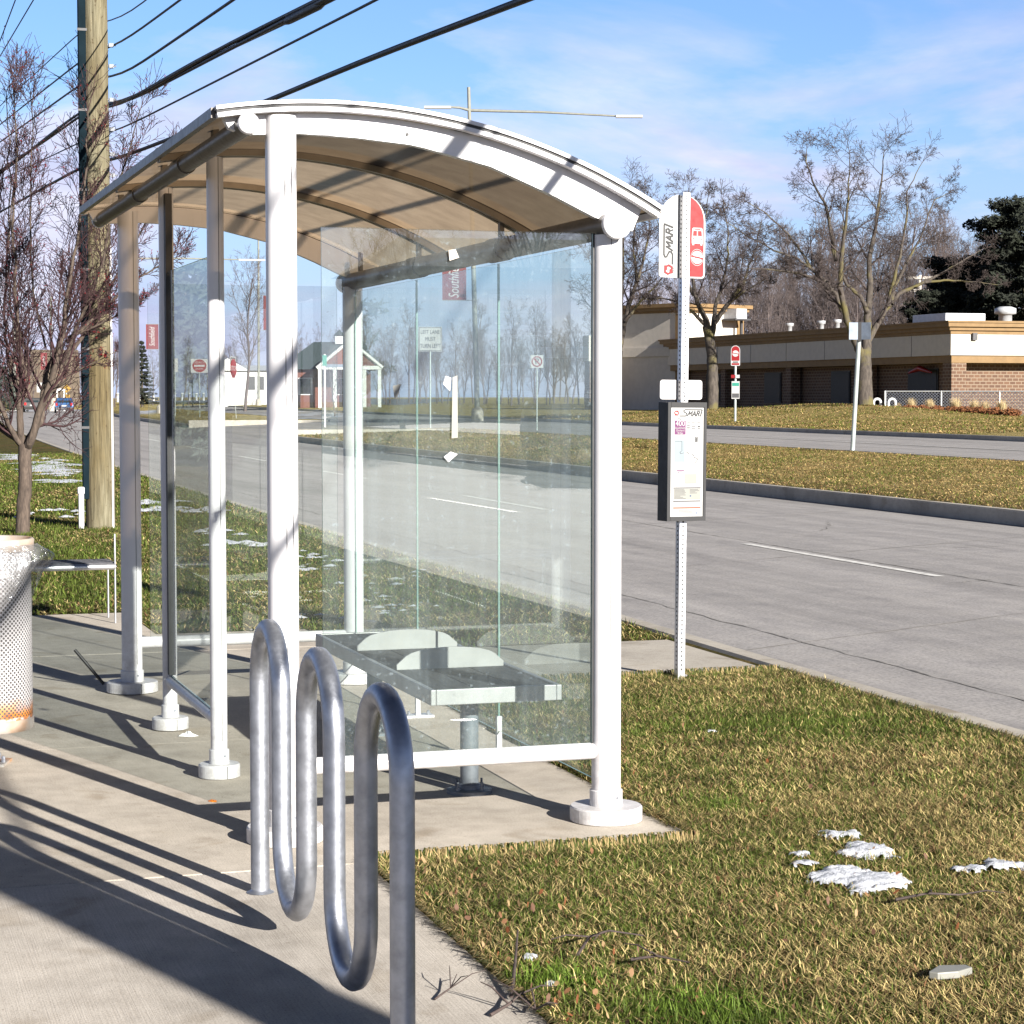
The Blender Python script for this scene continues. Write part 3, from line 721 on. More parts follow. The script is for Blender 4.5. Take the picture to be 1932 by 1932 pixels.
# bus pictogram, roundel, vertical lettering
y1 = yy-.0015; bx, bz = .096, z0+.195
m = MB()
m.poly([(bx-.036,bz),(bx+.036,bz),(bx+.037,bz+.03),(bx+.033,bz+.085),(bx+.026,bz+.09),(bx-.026,bz+.09),(bx-.033,bz+.085),(bx-.037,bz+.03)], y1)
m.rect(bx-.033,bx-.02,bz-.009,bz,y1); m.rect(bx+.02,bx+.033,bz-.009,bz,y1)
m.k = 1
m.poly([(bx-.029,bz+.044),(bx-.004,bz+.044),(bx-.004,bz+.072),(bx-.026,bz+.072)], y1-.0012); m.poly([(bx+.004,bz+.044),(bx+.029,bz+.044),(bx+.026,bz+.072),(bx+.004,bz+.072)], y1-.0012)
m.rect(bx-.018,bx+.018,bz+.079,bz+.084,y1-.0012); m.rect(bx-.029,bx-.022,bz+.024,bz+.030,y1-.0012); m.rect(bx+.022,bx+.029,bz+.024,bz+.030,y1-.0012)
m.build('bus_pictogram', [M['signwhite'], M['red']], pn)
def roundel(m, cx, cz, s, y, red=1):
    """two interlocking hooks round a dot"""
    for k in (0, PI):
        P = []
        for t in frange(.15, 2.75, .2): P.append((cx+s*.66*math.cos(t+k), cz+s*.66*math.sin(t+k)))
        Q = [(cx+s*.30*math.cos(t+k), cz+s*.30*math.sin(t+k)) for t in frange(2.75, .15, .2)]
        m.poly(P+Q, y-(.0003 if k else 0))
        m.poly([(cx+s*.72*math.cos(k), cz+s*.72*math.sin(k)-0*s), (cx+s*.30*math.cos(k), cz+s*.30*math.sin(k)), (cx+s*.46*math.cos(k+.9), cz+s*.46*math.sin(k+.9)), (cx+s*.66*math.cos(k+.25), cz+s*.66*math.sin(k+.25))], y-.0006)
rz = z0+.118
m = MB(); m.ribbon([(bx+.041*math.cos(t), rz+.046*math.sin(t)) for t in frange(0, 2*PI, .25)[:-1]], .0025, y1, True); roundel(m, bx, rz, .056, y1); m.build('roundel', M['signwhite'], pn)
SM = [[(3.55,1.0),(.62,1.0),(.36,.86),(.40,.68),(.92,.40),(.90,.16),(.66,.02),(-.30,.02)], [(1.05,.02),(1.42,.74),(1.46,.28),(1.90,.74),(1.76,.02)],
      [(1.95,.02),(2.36,.76),(2.48,.02)], [(2.12,.27),(2.44,.27)], [(2.62,.02),(2.86,.76),(3.14,.76),(3.20,.54),(3.10,.42),(2.76,.42)], [(2.96,.42),(3.10,.02)], [(3.36,.02),(3.66,.98)]]
def smart(m, ox, oz, s, wd, y, vert=False):
    for P in SM:
        q = [(ox+p[0]*s, oz+p[1]*s) for p in P] if not vert else [(ox-p[1]*s, oz+p[0]*s) for p in P]
        m.ribbon(q, wd, y)
        y -= .0002
m = MB(); smart(m, -.062, z0+.093, .056, .0085, y1, True); m.build('lettering', M['ink'], pn)
def hook(m, cx, cz, s, y, vert=False):
    P = [[(.9,.95),(.15,.95),(-.05,.55),(.1,.2),(.45,.2)], [(.1,.02),(.8,.02),(1.0,.45),(.85,.8),(.5,.8)]]
    for q in P:
        q = [(cx+p[0]*s, cz+p[1]*s) if not vert else (cx-p[1]*s, cz+p[0]*s) for p in q]; m.ribbon(q, s*.24, y)
m = MB(); hook(m, -.066, z0+.022, .046, y1, True); m.build('red_hook_logo', M['red'], pn)
text('RIDE', .015, 'lettering', M['grey'], pn, (-.058, y1, z0+.042), (PI/2, -PI/2, 0), .2)
# blank plate behind the post
def rrect(w, h, r): return [(sx*(w-r)+r*math.cos(t0+t), sz*(h-r)+r*math.sin(t0+t)) for sx, sz, t0 in ((1,-1,-PI/2),(1,1,0),(-1,1,PI/2),(-1,-1,PI)) for t in frange(0, PI/2, .4)]
MB().prism([(x+.004, 1.645+z) for x, z in rrect(.137, .055, .016)], 'y', a+.001, a+.004).build('blank_plate', M['alu'], sg)
# schedule case
zc0, zc1, cw = .905, 1.575, .113; yf = -.058
m = MB(); m.box(-cw-.012,cw+.012,yf+.004,.055,zc0,zc1); cs = m.build('schedule_case', M['black'], sg, .003)
m = MB()
m.box(-cw-.014,-cw+.006,yf-.004,yf+.006,zc0+.001,zc1-.001); m.box(cw-.006,cw+.010,yf-.004,yf+.006,zc0+.001,zc1-.001); m.box(-cw+.006,cw-.006,yf-.006,yf+.006,zc0+.001,zc0+.026); m.box(-cw+.006,cw-.006,yf-.006,yf+.006,zc1-.028,zc1-.001)
m.build('case_frame', M['black'], cs)
yp = yf+.002
MB().rect(-cw+.006, cw-.006, zc0+.026, zc1-.028, yp).build('poster', M['signwhite'], cs)
yq = yp-.0012; X = lambda u: -cw+.006+u*(2*cw-.012); Z = lambda v: zc1-.028-v*(zc1-zc0-.054)
m = MB(); smart(m, X(.33), Z(.082), .036, .0058, yq); m.ribbon([(X(.12),Z(.098)),(X(.22),Z(.098)),(X(.30),Z(.113)),(X(.40),Z(.097)),(X(.92),Z(.097))], .0018, yq-.002)
m.build('poster_lettering', M['ink'], cs)
m = MB(); hook(m, X(.12), Z(.073), .024, yq); m.build('poster_logo', M['red'], cs)
MB().rect(X(.12), X(.45), Z(.25), Z(.122), yq).build('route_box', M['purple'], cs)
text('400', .043, 'route_number', M['signwhite'], cs, (X(.285), yq-.0012, Z(.151)), sx=.95)
for i, s in enumerate(('Southfield-', 'Orchard', 'Ridge')): text(s, .0155, 'route_name', M['signwhite'], cs, (X(.285), yq-.0012, Z(.19+.0235*i)))
m = MB()
for i, u in enumerate((.50, .63, .80)): m.rect(X(u), X(u+.10), Z(.140), Z(.134), yq)
m.rect(X(.47), X(.93), Z(.1515), Z(.150), yq)
for u in (.61, .775): m.rect(X(u), X(u)+.0012, Z(.25), Z(.15), yq)
for u0, w0, vs in ((.49,.09,(.165,.18,.195)), (.635,.11,(.17,.188)), (.82,.07,(.168,.176,.19))):
    for v in vs: m.rect(X(u0), X(u0+w0), Z(v+.0075), Z(v), yq)
m.build('timetable', M['grey'], cs); m = MB()
g = random.Random(5)
for i in range(9): m.rect(X(.13), X(.13+g.uniform(.18,.36)), Z(.752+i*.0105), Z(.748+i*.0105), yq)
m.build('fine_print', M['grey'], cs); m = MB()
for i in range(4): m.rect(X(.60), X(.60+g.uniform(.15,.3)), Z(.756+i*.0105), Z(.752+i*.0105), yq)
m.build('fine_print', M['grey'], cs); m = MB()
for i in range(3): m.rect(X(.25), X(.25+g.uniform(.3,.55)), Z(.945+i*.011), Z(.941+i*.011), yq)
m.build('fine_print', M['grey'], cs); m = MB()
for i in range(6): m.rect(X(.21), X(.21+g.uniform(.06,.18)), Z(.60+i*.017), Z(.597+i*.017), yq)
m.build('fine_print', M['grey'], cs)
m = MB(); m.rect(X(.12), X(.43), Z(.50), Z(.30), yq); m.build('map_inset', M['paleblue'], cs)
m = MB(); m.rect(X(.45), X(.80), Z(.70), Z(.61), yq); m.rect(X(.11), X(.93), Z(.845), Z(.745), yq+.0006); m.build('notes_panel', M['palegrey'], cs)
m = MB()
m.ribbon([(X(.14),Z(.31)),(X(.34),Z(.31)),(X(.345),Z(.40)),(X(.28),Z(.41)),(X(.31),Z(.425)),(X(.40),Z(.417))], .0022, yq-.0012)
m.ribbon([(X(.45),Z(.408)),(X(.52),Z(.412)),(X(.56),Z(.43)),(X(.63),Z(.425)),(X(.68),Z(.43)),(X(.73),Z(.46)),(X(.78),Z(.463)),(X(.83),Z(.475)),(X(.80),Z(.487)),(X(.74),Z(.52))], .0024, yq-.0012)
m.build('route_map', M['grey'], cs); m = MB()
m.ribbon([(X(.75),Z(.272)),(X(.81),Z(.272)),(X(.81),Z(.315)),(X(.75),Z(.315))], .003, yq-.0012, True)
m.ribbon([(X(.78),Z(.308)),(X(.78),Z(.282))], .004, yq-.0016)
m.build('north_arrow', M['dark'], cs)
m = MB(); m.rect(X(.20), X(.42), Z(.584), Z(.575), yq); m.rect(X(.23), X(.38), Z(.594), Z(.590), yq); m.build('stop_list_heading', M['purple'], cs)
m = MB(); m.rect(X(.10), X(.93), Z(.742), Z(.733), yq); m.rect(X(.10), X(.93), Z(.864), Z(.854), yq); m.build('heading_bar', M['dark'], cs)
m = MB(); m.rect(X(.10), X(.93), Z(.926), Z(.914), yq); m.build('orange_bar', M['orange'], cs)
MB().rect(X(.60), X(.635), Z(.817), Z(.806), yq-.001).build('blue_symbol', M['carblue'], cs); MB().rect(X(.80), X(.84), Z(.975), Z(.963), yq).build('blue_symbol', M['carblue'], cs)

# ------------------------------------------------------------------ perforated litter bin with a liner
BX = (-.902, 1.965, 0)
tb = thing('litter_bin', 'white perforated steel litter bin with a rusty foot on a post', 'litter bin', BX)
def bincyl(prof, n=64):
    vs = []; fs = []; 
    for r, z in prof: vs += [(r*math.cos(2*PI*k/n), r*math.sin(2*PI*k/n), z) for k in range(n)]
    for i in range(len(prof)-1):
        for k in range(n): fs.append((i*n+k, i*n+(k+1) % n, (i+1)*n+(k+1) % n, (i+1)*n+k))
    m = MB(); m.add(vs, fs, True); return m
o = bincyl([(.192,.165),(.192,.94)]).build('body', M['bin'], tb)
uv = o.data.uv_layers.new(name='UVMap')
for p in o.data.polygons:
    for li in p.loop_indices:
        v = o.data.vertices[o.data.loops[li].vertex_index].co; an = math.atan2(v.y, v.x)
        uv.data[li].uv = (an*.192, v.z)
    us = [uv.data[li].uv[0] for li in p.loop_indices]
    if max(us)-min(us) > .3:
        for li in p.loop_indices:
            if uv.data[li].uv[0] < 0: uv.data[li].uv = (uv.data[li].uv[0]+2*PI*.192, uv.data[li].uv[1])
MB().lathe([(.188,.155),(.196,.157),(.197,.205),(.193,.207)], (0,0,0), 48, True, False).build('foot_band', M['rim'], tb)
MB().lathe([(.0,.157),(.19,.157)], (0,0,0), 32, False, False).build('floor', M['rim'], tb)
MB().lathe([(.193,.93),(.204,.932),(.206,.978),(.200,.985),(.190,.982),(.186,.93)], (0,0,0), 64, True, False).build('rim', M['rim'], tb)
MB().lathe([(.182,.20),(.182,.95)], (0,0,0), 48, True, False).build('liner', M['black'], tb)
MB().lathe([(.038,.01),(.038,.16)], (0,0,0), 20).build('pedestal', M['white'], tb)
m = MB(); m.cbox((.0,0,.006), (.17,.17,.012), -.3); bp = m.build('base_plate', M['rim'], tb)
for dx, dy in ((.06,-.05),(-.06,.05),(.05,.06),(-.06,-.05)): MB().lathe([(.009,.012),(.009,.028),(.005,.04)], (dx,dy,0), 8, False).build('bolt', M['steel'], bp)
m = MB(); m.box(-.10,.055,.165,.19,.9,1.15); m.build('lid_support', M['white'], tb, .012)
# clear bag drawn over the rim
n, q = 96, 26; vs = []; fs = []; g = random.Random(2)
for j in range(q+1):
    t = j/q
    for k in range(n):
        th = 2*PI*k/n; d = math.atan2(math.sin(th+.31), math.cos(th+.31))      # 0 = towards the right of the picture
        hem = .60+.24*math.exp(-(d/.75)**2)-.06*math.sin(2*d)
        z = .962-(.962-hem)*t
        fold = .007*math.sin(9*th+3*t)+.005*math.sin(23*th+7*t)+.004*math.sin(41*th)
        r = .209+.020*math.sin(PI*min(1, t*1.1))**.8+fold*min(1, t*3)
        r += .072*math.exp(-(d/.30)**2)*math.exp(-((t-.42)/.30)**2)+.02*math.exp(-((d+.6)/.4)**2)*math.sin(PI*t)
        vs.append((r*math.cos(th), r*math.sin(th), z))
for j in range(q):
    for k in range(n): fs.append((j*n+k, j*n+(k+1) % n, (j+1)*n+(k+1) % n, (j+1)*n+k))
m = MB(); m.add(vs, fs, True); tag(m.build('plastic_bag', M['bag'], None, 0, BX), 'crumpled clear plastic bag drawn over the rim of the litter bin', 'bag')

# ------------------------------------------------------------------ slatted bench behind the shelter
bb = thing('slatted_bench', 'low slatted metal bench at the lawn edge beyond the litter bin', 'bench', (-.42, 7.55, 0))
for i in range(6): MB().box(-.80,.775,.02+i*.062,.02+i*.062+.045,.415,.428).build('slat', M['plank'], bb)
MB().tube([(-.80,0,.40),(.775,0,.40)], .022, 16).build('front_rail', M['steel2'], bb)
MB().tube([(-.80,.40,.40),(.775,.40,.40)], .02, 16).build('rear_rail', M['white'], bb)
for x in (-.79, .775):
    m = MB(); m.tube([(x,0,0),(x,0,.40),(x,0,.63)], .007, 10); m.tube([(x,.40,0),(x,.40,.40)], .007, 10); m.tube([(x,0,.40),(x,.40,.40)], .010, 8); m.build('end_frame', M['steel2'], bb)

# ------------------------------------------------------------------ litter, sticks, stickers
def blob(name, label, cat, loc, size, mat, seed=0, n=9, flat=.5, parent=None, group=None):
    g = random.Random(seed); m = MB(); vs = [(0,0,size[2])]; fs = []
    rings = 3
    for j in range(1, rings+1):
        for k in range(n):
            a = 2*PI*k/n; rr_ = j/rings*(1+g.uniform(-.25,.25)); vs.append((size[0]*rr_*math.cos(a), size[1]*rr_*math.sin(a), size[2]*max(0, (1-(j/rings)**2))*g.uniform(.5,1.3)))
    for k in range(n): fs.append((0, 1+k, 1+(k+1) % n))
    for j in range(rings-1):
        for k in range(n): fs.append((1+j*n+k, 1+(j+1)*n+k, 1+(j+1)*n+(k+1) % n, 1+j*n+(k+1) % n))
    m.add(vs, fs, False); o = m.build(name, mat, None, 0, loc, g.uniform(0,6)); return tag(o, label, cat, group)
p = gp(355,1389); blob('paper_scrap', 'crumpled white paper scrap on the pad by the shelter post foot', 'litter', (p.x,p.y,.001), (.042,.026,.022), M['paper'], 4)
p = gp(402,1515); blob('orange_leaf', 'bright orange leaf lying alone on the concrete pad', 'leaf', (p.x,p.y,.001), (.028,.014,.006), M['leaforange'], 5)
a_ = gp(196,1298); 
m = MB(); b_ = atd(141,1226,11.6); m.tube([(a_.x,a_.y,.02),(b_.x,b_.y,max(.10,b_.z))], .009, 8); tag(m.build('black_rod', M['black']), 'thin black rod leaning out from the rear left post foot', 'rod')
def fg(u, v, y=-.016):
    d = ray(u, v); t = (y-CAM.y)/d.y; p = CAM+d*t; return (p.x, p.z)
for i, (pts, lb) in enumerate(([[(854,712),(863,708),(864,826),(852,827)], 'long white tape strip stuck on the front glass'], [[(836,724),(841,709),(851,713),(849,738),(842,731)], 'torn white tape scrap beside the long strip on the glass'],
        [[(741,728),(757,724),(749,752),(744,752)], 'small white wedge of tape left of the long strip'], [[(837,862),(850,852),(863,857),(846,872)], 'small white tape scrap low on the front glass'], [[(846,472),(859,470),(866,486),(848,492)], 'tan sticker scrap high on the front glass'])):
    m = MB(); m.poly([fg(*p) for p in pts][::-1], -.016-i*.0006); tag(m.build('tape_scrap', M['palegrey'] if i in (0,2) else M['alu'] if i in (1,3) else M['stucco']), lb, 'tape')
def twig(pts, r, label, seed, side=3):
    g = random.Random(seed); m = MB()
    P = [Vector(p) for p in pts]; m.tube(P, [r*(1-.6*i/(len(P)-1)) for i in range(len(P))], 6)
    for _ in range(side):
        i = g.randrange(1, len(P)); q = P[i]; d = Vector((g.uniform(-1,1), g.uniform(-1,1), g.uniform(0,.5))).normalized()*g.uniform(.06,.16)
        m.tube([q, q+d*.6+Vector((0,0,.01)), q+d], [r*.6,r*.5,r*.25], 5)
    tag(m.build('fallen_twig', M['twig']), label, 'twig')
def gz(u, v, z): p = gp(u, v); return (p.x, p.y, z)
twig([gz(965,1893,.012), gz(972,1858,.05), gz(977,1822,.10)], .006, 'short dark stick standing at the corner of sidewalk and lawn', 1, 0)
twig([gz(1090,1822,.03), gz(1112,1808,.055), gz(1150,1797,.06), gz(1215,1795,.045)], .005, 'curved dark twig lying on the lawn near the sidewalk', 2, 2)
twig([gz(1190,1832,.03), gz(1240,1838,.04), gz(1300,1846,.035)], .005, 'straight dark twig on the lawn right of the curved one', 8, 2)
twig([gz(820,1895,.004), gz(850,1885,.02), gz(862,1866,.03)], .003, 'thin branching twig on the sidewalk beside the last rack pipe', 3, 3)
twig([gz(925,1925,.006), gz(960,1915,.02), gz(985,1905,.035), gz(1010,1930,.02)], .005, 'forked dark twig across the edge of the sidewalk', 6, 6)
twig([gz(1690,1722,.03), gz(1750,1722,.05), gz(1810,1718,.045), gz(1840,1714,.04)], .005, 'long pale twig on the lawn below the snow', 7, 2)
p = gp(1790,1850); m = MB(); m.prism([(-.062,-.03),(-.02,.035),(.055,.04),(.068,.012),(.02,-.03),(-.04,-.045)], 'z', .012, .032)
tag(m.build('broken_slab', M['palegrey'], None, .003, (p.x,p.y,0), -.3), 'flat white chunk lying on the lawn near the lower right', 'debris')

# snow left on the grass
def snow(u, v, wpx, hpx, seed, label, h=.03):
    p = gp(u, v); dep = (p-CAM).dot(_f); w = wpx*1.25*dep/FPX/2; l = min(w*1.1, 1.3* hpx*dep/FPX/2/max(.05, 1.6/((p-CAM).length))); h = min(h, .22*w+.010)
    n = int(min(64, max(16, w*2/.007))); k = int(min(64, max(14, l*2/.007))); r = np.random.RandomState(seed)
    X_, Y_ = np.meshgrid(np.linspace(-1.35, 1.35, n), np.linspace(-1.35, 1.35, k), indexing='ij')
    nz = np.zeros_like(X_)
    for o in range(5):
        f = 1.6*1.8**o
        for _ in range(3):
            a = r.uniform(0, 6.28); nz += np.sin((X_*w*math.cos(a)+Y_*l*math.sin(a))/max(w, .05)*f*2+r.uniform(0, 6.28))*.30/1.45**o
    m_ = 1-(X_**2+Y_**2)+nz*.60+r.normal(0, .08, X_.shape)
    Z_ = h*np.clip(m_-.03, 0, 1.0)**.42*(.86+.18*r.uniform(0, 1, X_.shape))+.004
    vs = [(w*X_[a, b], l*Y_[a, b], Z_[a, b]) for a in range(n) for b in range(k)]; fs = []
    for a in range(n-1):
        for b in range(k-1):
            if (m_[a:a+2, b:b+2] > .03).all(): fs.append((a*k+b, (a+1)*k+b, (a+1)*k+b+1, a*k+b+1))
    us = sorted({q for f in fs for q in f}); mp = {q: i for i, q in enumerate(us)}
    m = MB(); m.add([vs[q] for q in us], [tuple(mp[q] for q in f) for f in fs], True)
    o = m.build('snow_patch', M['snow'], None, 0, (p.x,p.y,p.z-.002), YAW)
    if label: tag(o, label, 'snow', 'melting snow patches on the lawn')
    return o
for a in ((1622,1670,160,34,1,'largest snow patch, low on the lawn in the right foreground'), (1635,1616,105,22,2,'snow patch just above the largest one on the lawn'), (1575,1582,70,12,3,'thin streak of snow above the two large patches'),
          (1908,1643,80,40,4,'snow patch cut by the right edge of the picture'), (1508,1617,32,20,5,'small tall snow lump left of the large patches'), (1520,1636,50,10,6,'crumbs of snow below the small tall lump'),
          (1345,1383,20,10,7,'single small snow lump on the lawn right of the front post'), (1835,1648,60,10,8,'narrow snow streak left of the edge patch'), (1003,1812,28,16,9,'snow lump beside the short standing stick'), (1040,1862,26,12,10,'snow lump low near the sidewalk corner'),
          (1286,1278,16,14,11,'snow lump at the foot of the bus stop post')): snow(*a[:5], a[5], .034 if a[2] > 60 else .028)
def snowstuff(name, spots, seed):
    g = random.Random(seed); m = MB()
    for (u, v, sp, cnt, sz) in spots:
        for _ in range(cnt):
            p = gp(u+g.gauss(0, sp), v+g.gauss(0, sp*.13)); n = 9; e = [g.uniform(.5,1.2) for _ in range(n)]; s = sz*g.uniform(.4,1.3)
            vs = [(p.x, p.y, p.z+.012+min(.03, s*.35))]+[(p.x+s*1.5*e[i]*math.cos(2*PI*i/n), p.y+s*e[i]*math.sin(2*PI*i/n), p.z+.012) for i in range(n)]
            m.add(vs, [(0, 1+i, 1+(i+1) % n) for i in range(n)], True)
    return struct(m.build(name, M['snow']), 'stuff')
snowstuff('snow', [(30,862,26,14,.30),(85,872,20,14,.25),(110,885,28,16,.35),(130,897,18,10,.3),(110,910,16,8,.25),(85,970,40,10,.1),(285,950,14,10,.16),(285,965,14,8,.14),(360,965,30,10,.15),(470,1028,26,14,.09),(400,1005,30,8,.08),(590,1052,30,10,.05),(600,1075,40,10,.05),(720,1095,50,12,.045),(700,1135,60,10,.04),(620,1170,40,8,.04),(760,1150,40,8,.03)], 3)
snowstuff('snow', [(270,777,16,12,1.2),(300,776,10,8,1.0),(540,775,30,10,1.0),(600,782,30,12,.8),(60,768,60,30,1.5)], 4)
# ================================================================== POLES AND CABLES
def utility_pole(x, y, label, h=10.5, riser=True):
    t = thing('utility_pole', label, 'utility pole', (x, y, ground_z(x, y)), 0, 'wooden utility poles')
    g = random.Random(11); m = MB(); prof = [(.176-.0055*z+g.uniform(-.003,.003), z) for z in frange(-.1, h, .35)]
    m.lathe(prof, (0,0,0), 40, True); m.build('shaft', M['pole'], t)
    if not riser: return t
    m = MB(); m.box(-.215,-.125,-.10,.0,.35,h-1); m.build('riser_guard', M['conduit'], t, .008)
    m = MB()
    z = 1.2
    while z < h-1: m.box(-.228,-.112,-.103,-.097,z,z+.03); z += .95
    m.build('guard_strap', M['grey'], t)
    m = MB(); m.lathe([(.034,0),(.034,.42)], (-.245,-.13,0), 16); m.lathe([(.042,.42),(.043,.49),(.030,.50)], (-.245,-.13,0), 16); m.build('stub_pipe', M['whitepipe'], t)
    m = MB(); m.tube([(.135,-.125,z) for z in (0, 1.5, 3.4)], .013, 8); m.build('ground_moulding', M['whitepipe'], t)
    m = MB()
    for z in (4.25,4.5,4.8,5.15,5.55,5.8): m.box(.15,.205,-.08,-.03,z-.022,z+.022); m.tube([(.12,-.055,z),(.235,-.055,z)], .009, 8)
    m.build('cable_clamp', M['pedestal'], t)
    return t
UP = (1.571, 18.54)
utility_pole(*UP, 'weathered wooden utility pole on the lawn beside the small red berried tree')
utility_pole(1.62, -8.35, 'wooden utility pole standing behind the camera that shades the sidewalk', 10.5, False)
utility_pole(1.9, 46.0, 'farther wooden utility pole along the lawn edge out of view')
def onx(u, v, X):
    d = ray(u, v); t = (X-CAM.x)/d.x; return CAM+d*t
XC = 1.80
def cable(name, label, pts, r, right, strands=1):
    """right: picture points right of the pole, left: beyond it"""
    P = [onx(u, v, XC) for u, v in pts]; P.sort(key=lambda p: p.y)
    i0, i1 = P[0], P[1]; m0 = (i1.z-i0.z)/(i1.y-i0.y)
    near = [Vector((XC, y, i0.z+m0*(y-i0.y)*(1-.55*(i0.y-y)/(i0.y+8.35)))) for y in frange(-8.3, i0.y-.6, 1.3)]
    j0, j1 = P[-2], P[-1]; m1 = (j1.z-j0.z)/(j1.y-j0.y)
    Q = [(p.y, p.z) for p in near+P]+[(46, j1.z+m1*(46-j1.y))]
    ys = frange(-8.3, 46, .9); zs = np.interp(ys, [q[0] for q in Q], [q[1] for q in Q])
    for _ in range(3): zs[1:-1] = (zs[:-2]+zs[2:]+2*zs[1:-1])/4
    m = MB(); g = random.Random(len(label))
    if strands == 1: m.tube([(XC, y, z) for y, z in zip(ys, zs)], r, 8)
    else:
        for k in range(strands):
            a = 2*PI*k/strands; tw = g.uniform(.2,.4)
            m.tube([(XC+r*.62*math.cos(a+tw*y), y, z+r*.62*math.sin(a+tw*y)) for y, z in zip(ys, zs)], r*.52, 7)
    # lashed splice by the pole
    yb = UP[1]-1.6; zb = float(np.interp(yb, ys, zs))
    if strands > 1: m.tube([(XC, y, float(np.interp(y, ys, zs))-r*.6) for y in frange(7.2, 8.6, .2)], [r*.5]+[r*1.0]*6+[r*.5], 8)
    tag(m.build('overhead_cable', M['cable']), label, 'cable', 'overhead cables along the road')
cable('c', 'topmost thin overhead cable on the near utility pole', [(276,0),(233,34),(165,48),(0,200)], .008, 1)
cable('c', 'second overhead cable from the top on the utility pole', [(340,0),(231,80),(165,105),(0,235)], .012, 1)
cable('c', 'third overhead cable from the top on the utility pole', [(440,0),(232,142),(165,150),(0,268)], .014, 1)
cable('c', 'thick twisted bundle of overhead cables crossing above the shelter', [(612,0),(400,104),(232,196),(165,205),(0,325)], .034, 1, 4)
cable('c', 'thin overhead cable between the thick bundle and the lowest cable', [(710,0),(232,242),(165,262),(0,340)], .010, 1)
cable('c', 'lowest thick overhead cable passing just above the shelter roof', [(990,0),(700,108),(515,187),(232,296),(160,312),(0,400)], .021, 1)

for lb, a, b in (('high thin wire at the upper left corner, left one', (29,0), (2,72)), ('high thin wire at the upper left corner, right one', (63,0), (6,96))):
    pa, pb = onx(*a, 1.0), onx(*b, 1.0); dv = (pb-pa); m = MB(); m.tube([pa-dv*2.2, pa-dv, pa, pb, pb+dv*1.2], .009, 6); tag(m.build('overhead_wire', M['cable']), lb, 'cable', 'overhead cables along the road')
# ================================================================== TREES
class Tree:
    def __init__(s, seed): s.g = random.Random(seed); s.tr = ([], []); s.cr = ([], []); s.tips = []
    def tube(s, dst, pts, rs, n):
        V, F = dst; b = len(V); side = None; np_ = len(pts)
        for i, p in enumerate(pts):
            d = (pts[min(i+1, np_-1)]-pts[max(i-1, 0)]); d.normalize()
            if side is None: side = d.cross(Vector((.31,.2,.93)) if abs(d.z) < .9 else Vector((1,.1,0))); side.normalize()
            side = side-d*side.dot(d); side.normalize(); up = side.cross(d)
            for k in range(n):
                a = 2*PI*k/n; q = p+side*(math.cos(a)*rs[i])+up*(math.sin(a)*rs[i]); V.append(q[:])
        for i in range(np_-1):
            for k in range(n): F.append((b+i*n+k, b+i*n+(k+1) % n, b+(i+1)*n+(k+1) % n, b+(i+1)*n+k))
    def grow(s, p, d, ln, r, lv, cfg):
        g = s.g; n = max(2, cfg['seg'][lv]); pts = [p.copy()]; rs = [r]; d = d.normalized()
        for i in range(n):
            d = (d+Vector((g.gauss(0,1), g.gauss(0,1), g.gauss(0,1)))*cfg['wander']+Vector((0,0,cfg['up'][lv]))).normalized()
            p = p+d*ln/n; pts.append(p.copy()); rs.append(max(cfg['rmin'], r*(1-.72*(i+1)/n)))
        s.tube(s.tr if lv == 0 else s.cr, pts, rs, (7,5,4,3,3,3)[lv])
        s.kids(pts, rs, ln, lv, cfg)
    def kids(s, pts, rs, ln, lv, cfg):
        if lv >= cfg['levels']:
            s.tips.append(pts[-1]); return
        g = s.g; k = cfg['kids'][lv]; n = len(pts)-1
        az = g.uniform(0, 6.28)
        for j in range(k):
            f = cfg['start'][lv]+(1-cfg['start'][lv])*(j+g.random())/k; x = min(f*n, n-.01); i = int(x); q = pts[i].lerp(pts[i+1], x-i)
            d = (pts[i+1]-pts[i]).normalized(); az += 2.4+g.uniform(-.5,.5)
            a = d.orthogonal().normalized(); b = d.cross(a); an = cfg['angle'][lv]*g.uniform(.7,1.3)
            dd = d*math.cos(an)+(a*math.cos(az)+b*math.sin(az))*math.sin(an)
            s.grow(q, dd, ln*cfg['ratio'][lv]*g.uniform(.6,1.25)*(1.15-.55*f), max(cfg['rmin'], rs[i]*cfg['rr']), lv+1, cfg)
    def limb(s, pts, r0, r1, cfg, trunk=True, sub=5):
        """a hand-placed limb; then boughs grow out of it"""
        g = s.g; P = []
        for i in range(len(pts)-1):
            for k in range(sub):
                q = pts[i].lerp(pts[i+1], k/sub); j = .012*(pts[i+1]-pts[i]).length
                if k: q += Vector((g.gauss(0,j), g.gauss(0,j), g.gauss(0,j)))
                P.append(q)
        P.append(pts[-1]); rs = [r0+(r1-r0)*(i/(len(P)-1))**.8 for i in range(len(P))]
        s.tube(s.tr if trunk else s.cr, P, rs, 10 if r0 > .06 else 6)
        return P, rs
    def fin(s, label, cat, loc, mt, mc, name='bare_tree', group=None):
        t = thing(name, label, cat, loc, 0, group)
        for nm, (V, F), mat in (('trunk', s.tr, mt), ('crown', s.cr, mc)):
            if F: link(nm, npmesh(nm, np.array(V), np.array(F), mat), t)
        return t
